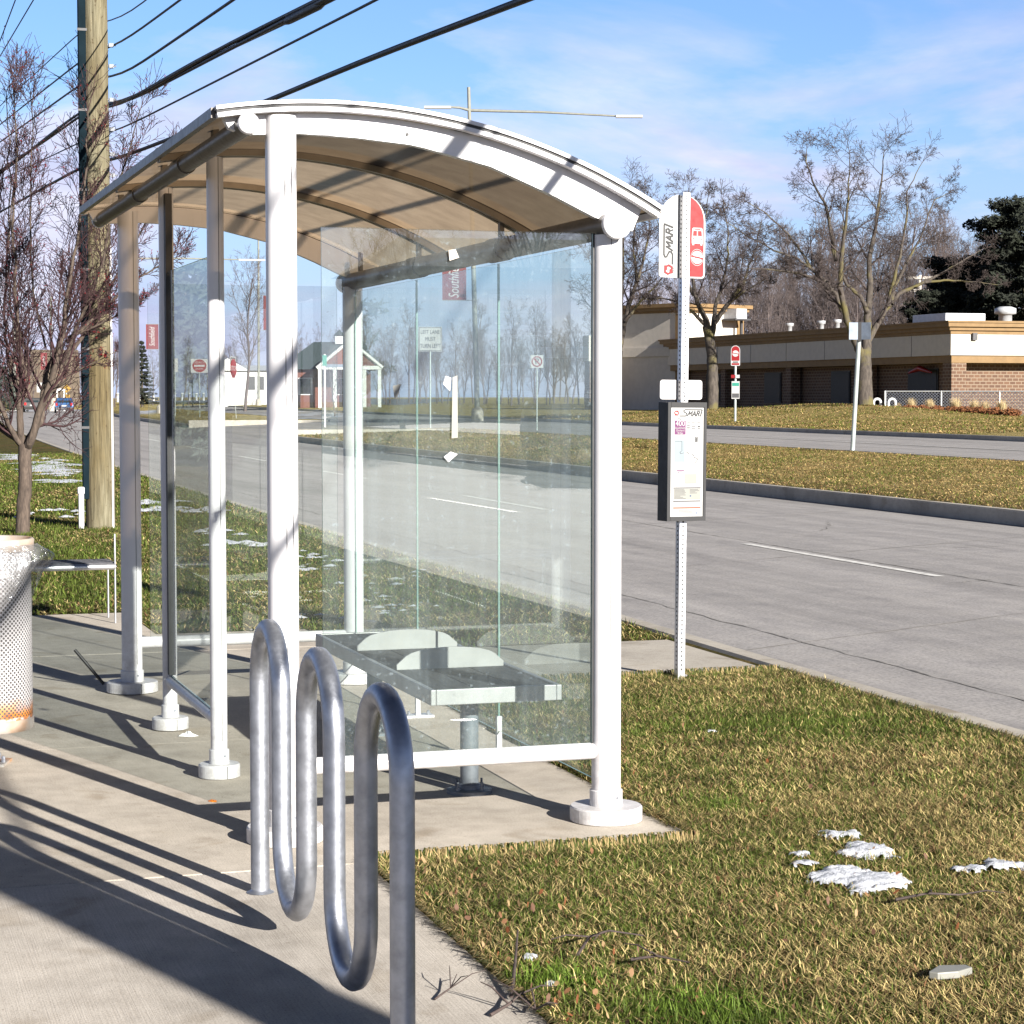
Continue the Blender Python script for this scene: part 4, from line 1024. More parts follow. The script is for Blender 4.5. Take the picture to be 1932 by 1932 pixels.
def limbs_from_px(base_uv, dep, specs, cfg, seed, scatter=.5):
    """limbs traced on a plane at the tree's own distance, then bent out of it"""
    T = Tree(seed); g = T.g; p0 = atd(*base_uv, dep)
    back = Vector((_f.x, _f.y, 0)).normalized()
    for si, (px, r0, r1, lnk, grow) in enumerate(specs):
        drift = g.uniform(-scatter, scatter) if si else 0
        pts = []
        for i, (u, v) in enumerate(px):
            pts.append(atd(u, v, dep)-p0+back*drift*(i/(len(px)-1))*((px[0][1]-px[-1][1])*dep/FPX))
        P, rs = T.limb(pts, r0, r1, cfg)
        if grow:
            ln = sum((P[i+1]-P[i]).length for i in range(len(P)-1))
            c2 = dict(cfg); c2['kids'] = [grow]+cfg['kids'][1:]
            T.kids(P, rs, ln*lnk, 0, c2)
            dd = (P[-1]-P[-3]).normalized()
            for _ in range(3): T.grow(P[-1], dd+Vector((g.gauss(0,.35), g.gauss(0,.35), g.gauss(0,.25)+.1)), ln*.15*g.uniform(.6,1.2), rs[-1]*.8, min(2, cfg['levels']), cfg)
    return T, p0
CB = dict(levels=4, seg=[5,5,4,3,3], kids=[8,7,6,4], ratio=[.52,.56,.60,.68], angle=[.85,.78,.75,.75], start=[.25,.2,.2,.2], wander=.13, up=[.10,.04,.0,.0,.0], rmin=.0065, rr=.46)
# big street tree B
base = (1632,776); DB = 85
specs = [([(1632,778),(1631,740),(1631,700),(1630,672)], .36, .27, 1, 0),
 ([(1626,690),(1615,665),(1592,618),(1577,556),(1578,495),(1583,440),(1585,382),(1585,317)], .20, .014, .55, 9),
 ([(1634,680),(1635,648),(1638,602),(1643,556),(1643,492),(1653,449),(1661,394),(1668,340),(1672,296)], .22, .014, .5, 10),
 ([(1637,602),(1623,572),(1595,550),(1583,523),(1586,470),(1586,418)], .11, .014, .6, 6),
 ([(1636,672),(1640,654),(1669,602),(1699,566),(1761,538),(1822,504),(1862,480)], .17, .014, .45, 9),
 ([(1681,586),(1690,555),(1715,510),(1748,458),(1779,382),(1804,370)], .10, .012, .5, 8),
 ([(1676,590),(1680,563),(1699,495),(1712,418),(1712,373),(1742,317)], .10, .012, .5, 8),
 ([(1745,545),(1790,541),(1840,544),(1883,550)], .06, .010, .5, 6),
 ([(1590,600),(1576,566),(1546,543),(1506,528),(1441,521),(1398,521)], .12, .012, .5, 9),
 ([(1582,575),(1560,548),(1527,517),(1514,495),(1484,455),(1441,416),(1411,399)], .11, .012, .5, 9),
 ([(1545,540),(1538,528),(1501,500),(1458,487),(1398,455),(1364,433)], .08, .010, .5, 8),
 ([(1577,505),(1568,450),(1559,399),(1538,360),(1523,317),(1525,290)], .10, .012, .5, 8)]
T, p = limbs_from_px(base, DB, specs, CB, 21)
p.z = ground_z(p.x, p.y)+.02
TB = T.fin('large bare tree with mossy limbs on the mound before the low brick building', 'tree', p, M['bark'], M['twigs'])
base = (1342,774); DA = 90
specs = [([(1343,775),(1345,740),(1344,703),(1343,671),(1338,639),(1334,618)], .27, .20, 1, 0),
 ([(1337,630),(1332,607),(1317,579),(1308,553),(1304,510),(1298,460),(1290,405),(1296,365)], .15, .012, .5, 9),
 ([(1336,620),(1323,609),(1304,590),(1280,574),(1245,565),(1208,570)], .11, .010, .5, 7),
 ([(1340,650),(1347,613),(1373,577),(1403,538),(1409,521),(1425,475),(1438,420)], .15, .012, .5, 9),
 ([(1346,618),(1351,579),(1368,532),(1377,489),(1380,430),(1372,375)], .11, .012, .5, 9),
 ([(1376,575),(1400,556),(1432,535),(1462,520)], .06, .010, .6, 6), ([(1310,560),(1280,510),(1255,465),(1240,420)], .09, .010, .6, 8), ([(1303,510),(1320,455),(1335,405),(1340,360)], .08, .010, .6, 8)]
T, p = limbs_from_px(base, DA, specs, CB, 22); p.z = ground_z(p.x, p.y)+.02
T.fin('bare tree with forked trunk directly behind the bus stop sign', 'tree', p, M['bark'], M['twigs'])
base = (1158,776); DC = 95
specs = [([(1158,778),(1160,735),(1162,690),(1166,655)], .28, .22, 1, 0), ([(1166,660),(1176,610),(1190,560),(1203,525),(1214,490),(1226,430),(1232,365)], .17, .012, .5, 12),
 ([(1164,670),(1150,620),(1130,570),(1120,500),(1118,420)], .15, .012, .5, 10), ([(1166,650),(1168,590),(1172,520),(1170,440),(1180,360)], .14, .012, .5, 10), ([(1180,600),(1210,560),(1240,530),(1262,500)], .08, .010, .6, 7), ([(1203,525),(1196,470),(1200,400),(1205,355)], .08, .010, .6, 8)]
T, p = limbs_from_px(base, DC, specs, CB, 23); p.z = ground_z(p.x, p.y)+.02
T.fin('bare tree half hidden behind the front right post of the shelter', 'tree', p, M['bark'], M['twigs'])
# small berried tree on the near lawn
CC = dict(levels=3, seg=[6,5,4,3], kids=[17,10,6], ratio=[.46,.55,.62], angle=[.58,.66,.72], start=[.14,.12,.15], wander=.12, up=[.2,.15,.10,.05], rmin=.0030, rr=.44)
base = (42,1010); DT = 24.6
specs = [([(42,1012),(44,960),(48,900),(47,860),(47,842)], .082, .075, 1, 0),
 ([(45,850),(38,838),(0,814),(-40,770),(-75,690),(-95,590),(-100,470)], .055, .010, .6, 12), ([(42,845),(34,832),(23,806),(9,765),(0,745),(-25,660),(-38,540),(-40,400)], .042, .008, .6, 12),
 ([(43,842),(41,820),(41,753),(52,699),(43,653),(44,592),(38,440),(50,300),(45,190)], .052, .007, .5, 14), ([(47,845),(58,815),(66,799),(69,707),(86,660),(98,592),(120,480),(118,300),(108,150)], .055, .007, .5, 14),
 ([(50,848),(60,838),(92,753),(116,690),(135,622),(138,592),(165,470),(185,330),(190,230)], .058, .007, .5, 14), ([(40,760),(24,724),(8,692),(-5,600),(-2,450),(10,300)], .035, .006, .6, 12),
 ([(112,698),(150,640),(190,560),(235,470),(270,390),(300,280)], .030, .005, .55, 12), ([(95,745),(140,705),(180,688),(219,667)], .018, .004, .5, 8), ([(86,660),(70,560),(72,440),(80,330),(92,200)], .014, .006, .5, 12),
 ([(125,650),(190,590),(240,540),(300,500),(330,470)], .024, .004, .5, 12), ([(60,690),(20,590),(18,470),(24,340),(15,180)], .014, .006, .5, 12), ([(118,690),(160,600),(205,500),(225,400),(262,300),(290,220)], .026, .005, .5, 12), ([(128,640),(180,620),(250,585),(285,560)], .018, .004, .5, 9)]
T, p = limbs_from_px(base, DT, specs, CC, 31, .35); p.z = 0
CT = T.fin('small vase-shaped bare tree with reddish twigs and red berries on the left lawn', 'tree', p, M['barkred'], M['twigsred'], 'berried_tree')
g = random.Random(4); V = []; F = []
for q in g.sample(T.tips, min(len(T.tips), 1500)):
    for _ in range(g.choice((1,1,2,3))):
        c = q+Vector((g.gauss(0,.012), g.gauss(0,.012), g.gauss(0,.012)-.01)); s = g.uniform(.004,.0075); b = len(V)
        V += [(c.x+s,c.y,c.z),(c.x-s,c.y,c.z),(c.x,c.y+s,c.z),(c.x,c.y-s,c.z),(c.x,c.y,c.z+s),(c.x,c.y,c.z-s)]
        F += [(b+i, b+j, b+k) for i in (0,1) for j in (2,3) for k in (4,5)]
struct(link('berries', npmesh('berries', np.array(V), np.array(F), M['berry'], False), CT), 'stuff')
# woods: a few tall bare kinds, copied
CW = dict(levels=4, seg=[8,5,4,3,2], kids=[17,7,4,3], ratio=[.36,.5,.58,.75], angle=[.55,.6,.65,.7], start=[.28,.2,.2,.2], wander=.08, up=[.05,.14,.1,.05,.03], rmin=.010, rr=.45)
CS = dict(CW, kids=[11,6,5,3], start=[.2,.15,.15,.2], ratio=[.45,.5,.5,.6], angle=[.7,.7,.7,.7])
woods = []; WH = []
for i in range(3):
    T = Tree(50+i); T.grow(Vector((0,0,-.2)), Vector((0,0,1)), 15, .2, 0, CW); woods.append(T.fin('x', 'tree', (0,0,0), M['farbark'], M['farbark'])); WH.append(np.array(T.cr[0])[:,2].max())
for i in range(2):
    T = Tree(60+i); T.grow(Vector((0,0,-.2)), Vector((0,0,1)), 9, .17, 0, CS); woods.append(T.fin('x', 'tree', (0,0,0), M['farbark'], M['farbark'])); WH.append(np.array(T.cr[0])[:,2].max())
used = set()
def plant(i, u, vbase, dep, htop, label, group):
    """tree of kind i whose foot is at picture column u and whose top reaches picture row htop"""
    p = atd(u, 746, dep); p.z = ground_z(p.x, p.y); hgt = (746-htop)*dep/FPX+1.6-p.z; sc = hgt/WH[i]
    g = random.Random(int(u*7+dep)); rz = g.uniform(0, 6)
    if i not in used:
        o = woods[i]; used.add(i); o.location = p; o.rotation_euler = (0,0,rz); o.scale = (sc*.95,sc*.95,sc); o['label'] = label; o['group'] = group
    else: o = dup(woods[i], p, rz, label, group, (sc*.95,sc*.95,sc))
    return o
g = random.Random(9)
for k in range(56):
    u = 1215+k*13+g.uniform(-6,6); dep = g.uniform(150, 215)
    top = 462+g.uniform(-50,50)-(48 if 1480 < u < 1860 else 0)+(40 if u < 1330 else 0)
    plant(g.choice((0,1,2,0,1,2)), u, 0, dep, top, 'tall bare tree in the wood behind the low brick building', 'bare trees behind the brick building')
for k in range(34):
    u = 1215+k*20.5+g.uniform(-8,8); dep = g.uniform(165, 195)
    plant(g.choice((3,4,3,0)), u, 0, dep, 545+g.uniform(-25,30), 'tall bare tree in the wood behind the low brick building', 'bare trees behind the brick building')
for k in range(20):
    u = 205+k*13.5+g.uniform(-6,6); dep = g.uniform(230, 330); plant(g.choice((3,4,0)), u, 0, dep, 655+g.uniform(-25,20), 'grey bare tree in the distant belt beyond the crossing', 'bare trees beyond the crossing')
for k in range(22):
    u = -40+k*11+g.uniform(-5,5); dep = g.uniform(290, 400); plant(g.choice((3,4,1)), u, 0, dep, 668+g.uniform(-18,18), 'grey bare tree at the far end of the road', 'bare trees at the far end of the road')
for k in range(46):
    u = 540+k*13.6+g.uniform(-9,9); dep = g.uniform(220, 380); plant(g.choice((0,3,4)), u, 0, dep, 640+g.uniform(-45,40), 'faint bare tree on the skyline seen through the shelter glass', 'bare trees on the skyline behind the glass')
for k in range(20):
    u = 700+k*22+g.uniform(-8,8); dep = g.uniform(185, 260); plant(g.choice((0,1,2,3)), u, 0, dep, 600+g.uniform(-60,50), 'faint bare tree on the skyline seen through the shelter glass', 'bare trees on the skyline behind the glass')
for k in range(22):
    u = 1400+k*12+g.uniform(-6,6); plant(g.choice((3,4,2)), u, 0, g.uniform(160, 180), 525+g.uniform(-25,30), 'tall bare tree in the wood behind the low brick building', 'bare trees behind the brick building')
plant(1, 462, 0, 175, 462, 'tall bare tree seen between the two right posts of the open side', 'x')['group'] = ''
plant(4, 632, 0, 130, 655, 'young bare sapling near the street name sign', 'x')['group'] = ''
plant(4, 405, 0, 140, 700, 'thin young tree beside the stop sign', 'x')['group'] = ''
plant(3, 528, 0, 160, 690, 'thin young tree in front of the long white building', 'x')['group'] = ''
for o in COL.objects:
    if o.get('group') == '': del o['group']
# conifers
def cloud(V, F, c, rad, n, s, g, squash=1):
    for _ in range(n):
        d = Vector((g.gauss(0,1), g.gauss(0,1), g.gauss(0,1))).normalized()*(g.random()**.45); q = c+Vector((d.x*rad, d.y*rad, d.z*rad*squash))
        a = Vector((g.gauss(0,1), g.gauss(0,1), g.gauss(0,.7))).normalized()*s*g.uniform(.5,1.3); b_ = a.orthogonal().normalized()*s*g.uniform(.2,.5)
        b = len(V); V += [(q-a*.5-b_)[:], (q-a*.5+b_)[:], (q+a)[:]]; F.append((b, b+1, b+2))
def pine(name, label, u, dep, htop, wide, seed, mat, spiky=False, group=None, pos=None):
    g = random.Random(seed); p = pos or atd(u, 746, dep); p.z = ground_z(p.x, p.y); h = (746-htop)*dep/FPX+1.6-p.z if pos is None else htop; wr = wide*dep/FPX/2 if pos is None else wide
    t = thing(name, label, 'tree', p, 0, group); m = MB(); m.tube([(0,0,-.2),(0,0,h*.5),(0,0,h*.97)], [h*.022,h*.014,h*.004], 8); m.build('trunk', M['bark'], t)
    V = []; F = []; lv = 15 if spiky else 11
    for i in range(lv):
        f = (i+.5)/lv; z = h*(.08+.9*f) if spiky else h*(.2+.78*f); rad = wr*((1-f)**.9*.95+.05) if spiky else wr*math.sin(PI*(.12+.80*(1-f)))**.7*g.uniform(.7,1.15)
        nb = max(4, int((9 if spiky else 7)*(rad/wr)+3))
        for k in range(nb):
            a = 2*PI*(k+g.random())/nb; L_ = rad*g.uniform(.7,1.1)
            for q in (.45,.75,1.0):
                c = Vector((L_*q*math.cos(a), L_*q*math.sin(a), z-(.18 if spiky else -.06)*L_*q+g.gauss(0,h*.01)))
                cloud(V, F, c, wr*(.13 if spiky else .27)*(1.15-.4*q), 46 if spiky else 150, h*.018, g, .55)
    link('crown', npmesh('crown', np.array(V), np.array(F), mat, False), t); return t
pine('pine_tree', 'dark dense pine rising above the roof at the right edge', 1930, 135, 376, 215, 1, M['needles'])
pine('pine_tree', 'lower dark pine behind the rooftop unit of the brick building', 1812, 140, 482, 190, 2, M['needles'])
pine('pine_tree', 'short dark pine at the left end of the dark pine group', 1752, 138, 545, 110, 3, M['needles'])
pine('spruce_tree', 'bluish spruce at the left edge beyond the road end', 8, 215, 690, 80, 4, M['spruce'], True)
pine('spruce_tree', 'dark evergreen beneath the red banner beyond the crossing', 268, 240, 640, 60, 5, M['needles'], True)
pine('spruce_tree', 'broad dark evergreen on the left lawn outside the picture', 0, 0, 13, 4.2, 6, M['needles'], True, None, Vector((-9.5, 62, 0)))
pine('spruce_tree', 'second dark evergreen on the left lawn outside the picture', 0, 0, 10, 3.6, 7, M['spruce'], True, None, Vector((-5.2, 40, 0)))

# ================================================================== LOW BRICK BUILDING
q = atd(1793, 746, 105); bx0, by0 = q.x, q.y; bz0 = .62
bd = thing('office_building', 'long low brick building with cream fascia and flat roof across the road', 'building', (bx0, by0, bz0))
bl, bw = 46.0, 30.0
def bpart(name, mat, boxes, bev=0, par=None):
    m = MB()
    for b in boxes: m.box(*b)
    return m.build(name, mat, par or bd, bev)
zt1 = lambda v: 1.6-(v-746)*105/FPX-bz0
zT, zC, zS, zB = zt1(605), zt1(630), zt1(670), zt1(684)
bpart('wall', M['brick'], [(1.1, bw, 1.1, bl-.4, -.8, zB)])
bpart('corner_pier', M['brick'], [(.12,.95,.12,1.0,-.8,zB)])
for y in (9.5, 19, 28.5, 38): bpart('pier', M['brick'], [(.3,.9,y,y+.7,-.8,zB)])
bpart('soffit_band', M['tan'], [(.10, bw, .10, bl, zB, zS)])
bpart('fascia', M['stucco'], [(0, bw, 0, bl, zS+.003, zC)])
pn_ = [(-.012,-.004,y,y+.03,zS+.003,zC) for y in frange(4, 44, 5)]+[(x,x+.03,-.012,-.004,zS+.003,zC) for x in (4.3,9,13.6,18)]
bpart('fascia_joint', M['grey'], pn_)
m = MB()
for d, a, b in ((.04, zC+.003, zC+.18), (.16, zC+.18, zC+.36), (.30, zC+.36, zT-.10), (.36, zT-.10, zT)): m.box(-d, bw, -d, bl+d, a, b)
m.build('cornice', M['tan'], bd)
for y, w_ in ((3.2,3.0),(13,2.2),(22,2.2),(31,2.2)):
    f = bpart('window', M['dark'], [(1.03,1.09,y-.08,y+w_+.08,.55,zB-.25)]); bpart('pane', M['darkglass'], [(1.0,1.028,y,y+w_,.62,zB-.32)], 0, f)
f = bpart('window', M['dark'], [(13.5,16.5,1.03,1.09,.3,zB-.25)]); bpart('pane', M['darkglass'], [(13.6,16.4,1.0,1.028,.4,zB-.32)], 0, f)
m = MB(); m.tube([(.6,3.0,zB-.45),(.6,4.2,zB-.22),(.6,5.4,zB-.45)], [.05,.16,.05], 8); m.build('striped_lamp', M['red'], bd)
bpart('wall_lamp', M['grey'], [(1.15,1.4,-.16,-.002,zS+.75,zS+1.1)])
# rooftop gear
bpart('rooftop_unit', M['unit'], [(3.4,5.8,6.6,10.2,zT-.6,zT+.66)], .03); bpart('rooftop_unit', M['unit'], [(7,8.6,14,16,zT-.6,zT+.5)], .03)
m = MB(); m.lathe([(.34,zT-.5),(.34,zT+.45),(.55,zT+.48),(.55,zT+.75),(.3,zT+.85)], (4.6,2.6,0), 20); m.build('roof_vent', M['unit'], bd)
for y in (19.5, 21.6, 26): m = MB(); m.lathe([(.16,zT-.4),(.16,zT+.55),(.26,zT+.58),(.26,zT+.75)], (3.5,y,0), 12); m.build('roof_vent', M['unit'], bd)
# raised end block
q = atd(1300, 746, 140)
tw = thing('office_wing', 'taller cream and tan end block of the low building behind the bus stop sign', 'building', (q.x+.7, q.y+3.9, bz0), .40)
k = 140/FPX; zz = lambda v: 1.6-(v-746)*k-bz0
def tpart(name, mat, boxes):
    m = MB()
    for b in boxes: m.box(*b)
    return m.build(name, mat, tw)
hw1, hw2 = 2.9, 3.4
tpart('wall', M['stucco'], [(-hw1, hw1, -hw2, hw2, -.8, zz(590))])
tpart('corner_pilaster', M['tan'], [(a-.05, a+.6, b-.05, b+.6, -.8, zz(590)) for a in (-hw1, hw1-.55) for b in (-hw2, hw2-.55)])
m = MB()
for d, a, b in ((.10, 590, 586), (.30, 586, 580), (.48, 580, 573)): m.box(-hw1-d, hw1+d, -hw2-d, hw2+d, zz(a)+.002, zz(b))
m.build('cornice', M['tan'], tw)
tpart('band', M['stucco'], [(-hw1-.14, hw1+.1, -hw2-.14, hw2, zz(672), zz(655))])
tpart('roof_hood', M['unit'], [(1.0, 2.0, -hw2-1.2, -hw2-.003, zz(600), zz(581))])
tpart('hood_stand', M['grey'], [(.8, 2.3, -hw2-1.3, -hw2-.1, zz(603), zz(600)), (1.9,2.05,-hw2-.8,-hw2-.65,-.5,zz(603))])
# tall bank of brick left of it, in the shade
wl = thing('brick_wall', 'shaded brick wall end beside the shelter post, left of the cream block', 'wall', (q.x-3.4, q.y+6, bz0)); m = MB(); m.box(-1.6,2.2,-.5,.5,-.8,zz(680)); m.build('wall', M['brick'], wl); m = MB(); m.box(-1.7,2.3,-.6,.6,zz(680)+.002,zz(630)); m.build('fascia', M['stucco'], wl)

# chain link fence
fc = thing('chain_link_fence', 'low silver chain link fence in front of the brick building', 'fence', (0,0,0))
fp = [atd(1670, 746, 99), atd(1776, 746, 97), atd(1886, 746, 95), atd(1995, 746, 93)]
for p in fp: p.z = ground_z(p.x, p.y)
fh = [.02+1.6-(739-746)*d/FPX for d in (99, 97, 95, 93)]
m = MB()
for i in range(3):
    a, b = fp[i], fp[i+1]; za, zb_ = fh[i], fh[i+1]; la = (b-a).length; n = int(la/.17); d = (b-a)/la
    for k in range(n*2+20):
        for sgn in (1, -1):
            # diagonal wires clipped to the panel
            s0 = k*.17-(1.3 if sgn > 0 else 0); pts = []
            for t in (0, 1):
                z = t; pts.append((s0+sgn*t*1.3, t))
            (sa, ta), (sb, tb) = pts
            lo, hi = 0.0, 1.0
            if sb != sa:
                t0 = (0-sa)/(sb-sa); t1 = (la-sa)/(sb-sa); lo = max(lo, min(t0, t1)); hi = min(hi, max(t0, t1))
            if hi-lo < .02: continue
            P = []
            for t in (lo, hi):
                s_ = sa+(sb-sa)*t; base_ = a+d*s_; zt_ = za+(zb_-za)*s_/la; P.append(Vector((base_.x, base_.y, base_.z+.05+t*(zt_-base_.z-.07))))
            w2 = d*.02
            m.add([P[0]-w2, P[0]+w2, P[1]+w2, P[1]-w2], [(0,1,2,3)])
m.build('wire_mesh', M['steel2'], fc)
for i, p in enumerate(fp): MB().tube([(p.x,p.y,p.z-.1),(p.x,p.y,fh[i]+.03)], .045 if i == 0 else .032, 10).build('post', M['whitefence'], fc)
MB().tube([(p.x,p.y,fh[i]) for i, p in enumerate(fp)], .028, 8).build('top_rail', M['whitefence'], fc)
# hoop stands, shrubs
def hoop(u, dep, label):
    p = atd(u, 746, dep); p.z = ground_z(p.x, p.y); zt_ = 1.6-(753-746)*dep/FPX-p.z+.02; r = 12*dep/FPX/1.0*.55; d = Vector((_r.x,_r.y,0))
    pts = [-d*r]+[-d*r*math.cos(t)+Vector((0,0,zt_-r+r*math.sin(t))) for t in frange(0, PI, PI/8)]+[d*r]
    m = MB(); m.tube([(q.x,q.y,q.z-(.2 if i in (0, len(pts)-1) else 0)) for i, q in enumerate(pts)], .06, 8); tag(m.build('hoop_stand', M['whitefence'], None, 0, p), label, 'bike stand', 'white hoop stands by the fence')
hoop(1655, 97, 'white hoop stand left of the fence end post'); hoop(1683, 96.5, 'white hoop stand right of the fence end post')
g = random.Random(12)
def shrub(u, v, dep, rad, h, mat, name, label, cat, group, spiky):
    p = atd(u, v, dep); p.z = ground_z(p.x, p.y); V = []; F = []
    if spiky:
        for _ in range(420):
            a = g.uniform(0, 6.28); l = g.uniform(.6,1.1)*h; t = g.uniform(.1,.5); b = len(V); dx, dy = math.cos(a), math.sin(a); w_ = .012
            V += [(dx*.06-dy*w_, dy*.06+dx*w_, 0), (dx*.06+dy*w_, dy*.06-dx*w_, 0), (dx*l*math.sin(t), dy*l*math.sin(t), l*math.cos(t))]; F.append((b,b+1,b+2))
    else: cloud(V, F, Vector((0,0,h*.45)), rad, 520, .10, g, .6)
    tag(link(name, npmesh(name, np.array(V), np.array(F), mat, False), None, p), label, cat, group)
for i, (u, s) in enumerate(((1702,.8),(1727,1.1),(1762,1.1),(1812,1.2),(1848,1.1),(1868,1.0),(1900,1.1))): shrub(u, 0, 94-i*.6, .4, .72*s, M['drygrass'], 'ornamental_grass', ('pale dry grass clump at the left end of the fence','pale dry grass clump, second along the fence','pale dry grass clump before the middle fence panel','pale dry grass clump left of the second inner fence post','pale dry grass clump by the right fence post','thin dry grass clump right of the right fence post','pale dry grass clump nearest the right edge')[i], 'grass clump', 'dry grass clumps along the fence', True)
for i, u in enumerate((1722,1745,1775,1805,1830,1857,1885,1918)): shrub(u, 0, 91-i*.7, .40, .36, M['bush'], 'shrub', ('low rust shrub, first from the left along the fence','low rust shrub, second from the left along the fence','low rust shrub, third from the left along the fence','low rust shrub, fourth from the left along the fence','low rust shrub, fifth from the left along the fence','low rust shrub, sixth from the left along the fence','low rust shrub, seventh from the left along the fence','low rust shrub cut by the right edge of the picture')[i], 'shrub', 'rust shrubs along the fence', False)

# ================================================================== SIGNS, LAMPS, FAR THINGS
def facing(u): d = ray(u, 746); return math.atan2(d.y, d.x)-PI/2
def sign(name, label, base, top_v, parts, pole_r=.03, cat='sign', mat=None, group=None, rz=None):
    """post from the ground at picture point base up to row top_v; parts(t, s, z) builds the plates in local coordinates"""
    p = gp(*base); dep = (p-CAM).dot(_f); s = dep/FPX; z = lambda v: 1.6-(v-746)*s-p.z
    t = thing(name, label, cat, p, facing(base[0]) if rz is None else rz, group)
    MB().tube([(0,0,-.1),(0,0,z(top_v))], pole_r, 8).build('post', mat or M['greypole'], t)
    parts(t, s, z); return t
def plate(t, s, x0, x1, za, zb, mat, name='sign_panel', y=-.04, th=.006, bev=0):
    m = MB(); m.box(x0*s, x1*s, y, y+th, za, zb); return m.build(name, mat, t, bev)
def p_(t, s, z):
    b = plate(t, s, -22, 22, z(663), z(617), M['signwhite'])
    m = MB(); w_ = .9*s
    q = [(-20.5*s, z(661.5)), (20.5*s, z(661.5)), (20.5*s, z(618.5)), (-20.5*s, z(618.5))]; m.ribbon(q, w_, -.048, True); m.build('border', M['ink'], b)
    for w, v in (('LEFT LANE', 627), ('MUST', 640), ('TURN LEFT', 653)): text(w, 10.5*s, 'lettering', M['ink'], b, (0,-.048,z(v)), sx=.72)
sign('road_sign', 'white LEFT LANE MUST TURN LEFT sign behind the front glass', (812,806), 617, p_, .035)
def p_(t, s, z):
    b = plate(t, s, -12, 12, z(694), z(670), M['signwhite']); text('P', 15*s, 'lettering', M['ink'], b, (0,-.048,z(682)))
    m = MB(); m.ribbon([(9*s*math.cos(a), z(682)+9*s*math.sin(a)) for a in frange(0, 2*PI, .3)[:-1]], 2*s, -.050, True); m.ribbon([(-6*s, z(676)), (6*s, z(688))], 2*s, -.053); m.build('prohibition_ring', M['red'], b)
sign('road_sign', 'small white no parking sign with red ring behind the front glass', (1013,812), 670, p_, .025)
def p_(t, s, z):
    b = plate(t, s, 1, 45, z(693), z(687), M['signback']); plate(t, s, -4, 4, z(690), z(670), M['greensign'], y=-.06)
sign('street_name_sign', 'street name sign with narrow grey blade on a white post', (613,802), 668, p_, .05, 'sign', M['whitepipe'])
def octo(s, r, y, z0, sq=1): return [(r*s*sq*math.cos(PI/8+PI/4*k), z0+r*s*math.sin(PI/8+PI/4*k)) for k in range(8)]
def p_(t, s, z):
    m = MB(); m.prism(octo(s, 19, 0, z(695)), 'y', -.046, -.040); b = m.build('sign_panel', M['red'], t); text('STOP', 12*s, 'lettering', M['signwhite'], b, (0,-.049,z(695)))
    b = plate(t, s, -10, 10, z(686), z(673), M['signwhite'], y=-.07); 
rz = facing(440)
p = gp(446,789); dep = (p-CAM).dot(_f); s = dep/FPX; z = lambda v: 1.6-(v-746)*s-p.z
t = thing('stop_sign', 'red stop sign turned nearly edge on at the median beyond the crossing', 'sign', p, rz+1.24)
MB().tube([(0,0,-.1),(.0,.28,z(672))], .014, 8).build('post', M['greypole'], t)
m = MB(); m.prism(octo(s, 19, 0, z(695)), 'y', .16, .17); b = m.build('sign_panel', M['red'], t); text('STOP', 13*s, 'lettering', M['signwhite'], b, (0,.155,z(695)))
m = MB(); m.box(-16*s,16*s,.2,.21,z(687),z(673)); b = m.build('upper_plate', M['signwhite'], t); m = MB(); m.ribbon([(-12*s,z(684.5)),(12*s,z(684.5)),(12*s,z(675.5)),(-12*s,z(675.5))], 2.2*s, .196, True); m.build('border', M['ink'], b)
def p_(t, s, z):
    b = plate(t, s, -16, 16, z(703), z(677), M['signwhite']); m = MB(); m.poly([(13*s*math.cos(a), z(690)+12*s*math.sin(a)) for a in frange(0, 2*PI, .25)[:-1]], -.048); d = m.build('red_disc', M['red'], b)
    MB().rect(-10*s, 10*s, z(691.8), z(688.2), -.051).build('white_bar', M['signwhite'], b)
    text('DO NOT', 5.2*s, 'lettering', M['signwhite'], b, (0,-.051,z(684))); text('ENTER', 5.2*s, 'lettering', M['signwhite'], b, (0,-.051,z(696)))
sign('road_sign', 'square DO NOT ENTER sign with red disc behind the left glass', (377,786), 677, p_, .03)
def p_(t, s, z): plate(t, s, -5.5, 5.5, z(702), z(676), M['signwhite'])
sign('road_sign', 'plain narrow white sign left of the red disc sign', (331,784), 676, p_, .025)
def p_(t, s, z):
    b = plate(t, s, -6, 6, z(740), z(721), M['signwhite']); text('R', 9*s, 'lettering', M['ink'], b, (0,-.048,z(730)))
sign('road_sign', 'small white road sign between the stems of the berried tree', (76,771), 721, p_, .05)
def p_(t, s, z):
    for c, r, v in ((0, 8.2, 733),): 
        m = MB(); m.poly([(-r*s, z(v)), (0, z(v+r)), (r*s, z(v)), (0, z(v-r))], -.1); b = m.build('sign_panel', M['yellow'], t)
        m = MB(); m.ribbon([(-1*s, z(v-3)), (0, z(v)), (-2*s, z(v+4))], 1.3*s, -.11); m.ribbon([(0, z(v)), (2*s, z(v+4))], 1.3*s, -.11); m.build('walker_symbol', M['ink'], b)
    plate(t, s, -6, 6, z(752), z(744), M['yellow'], 'arrow_plate', -.1)
sign('crossing_sign', 'yellow pedestrian crossing sign in front of the blue car', (126,773), 726, p_, .09)
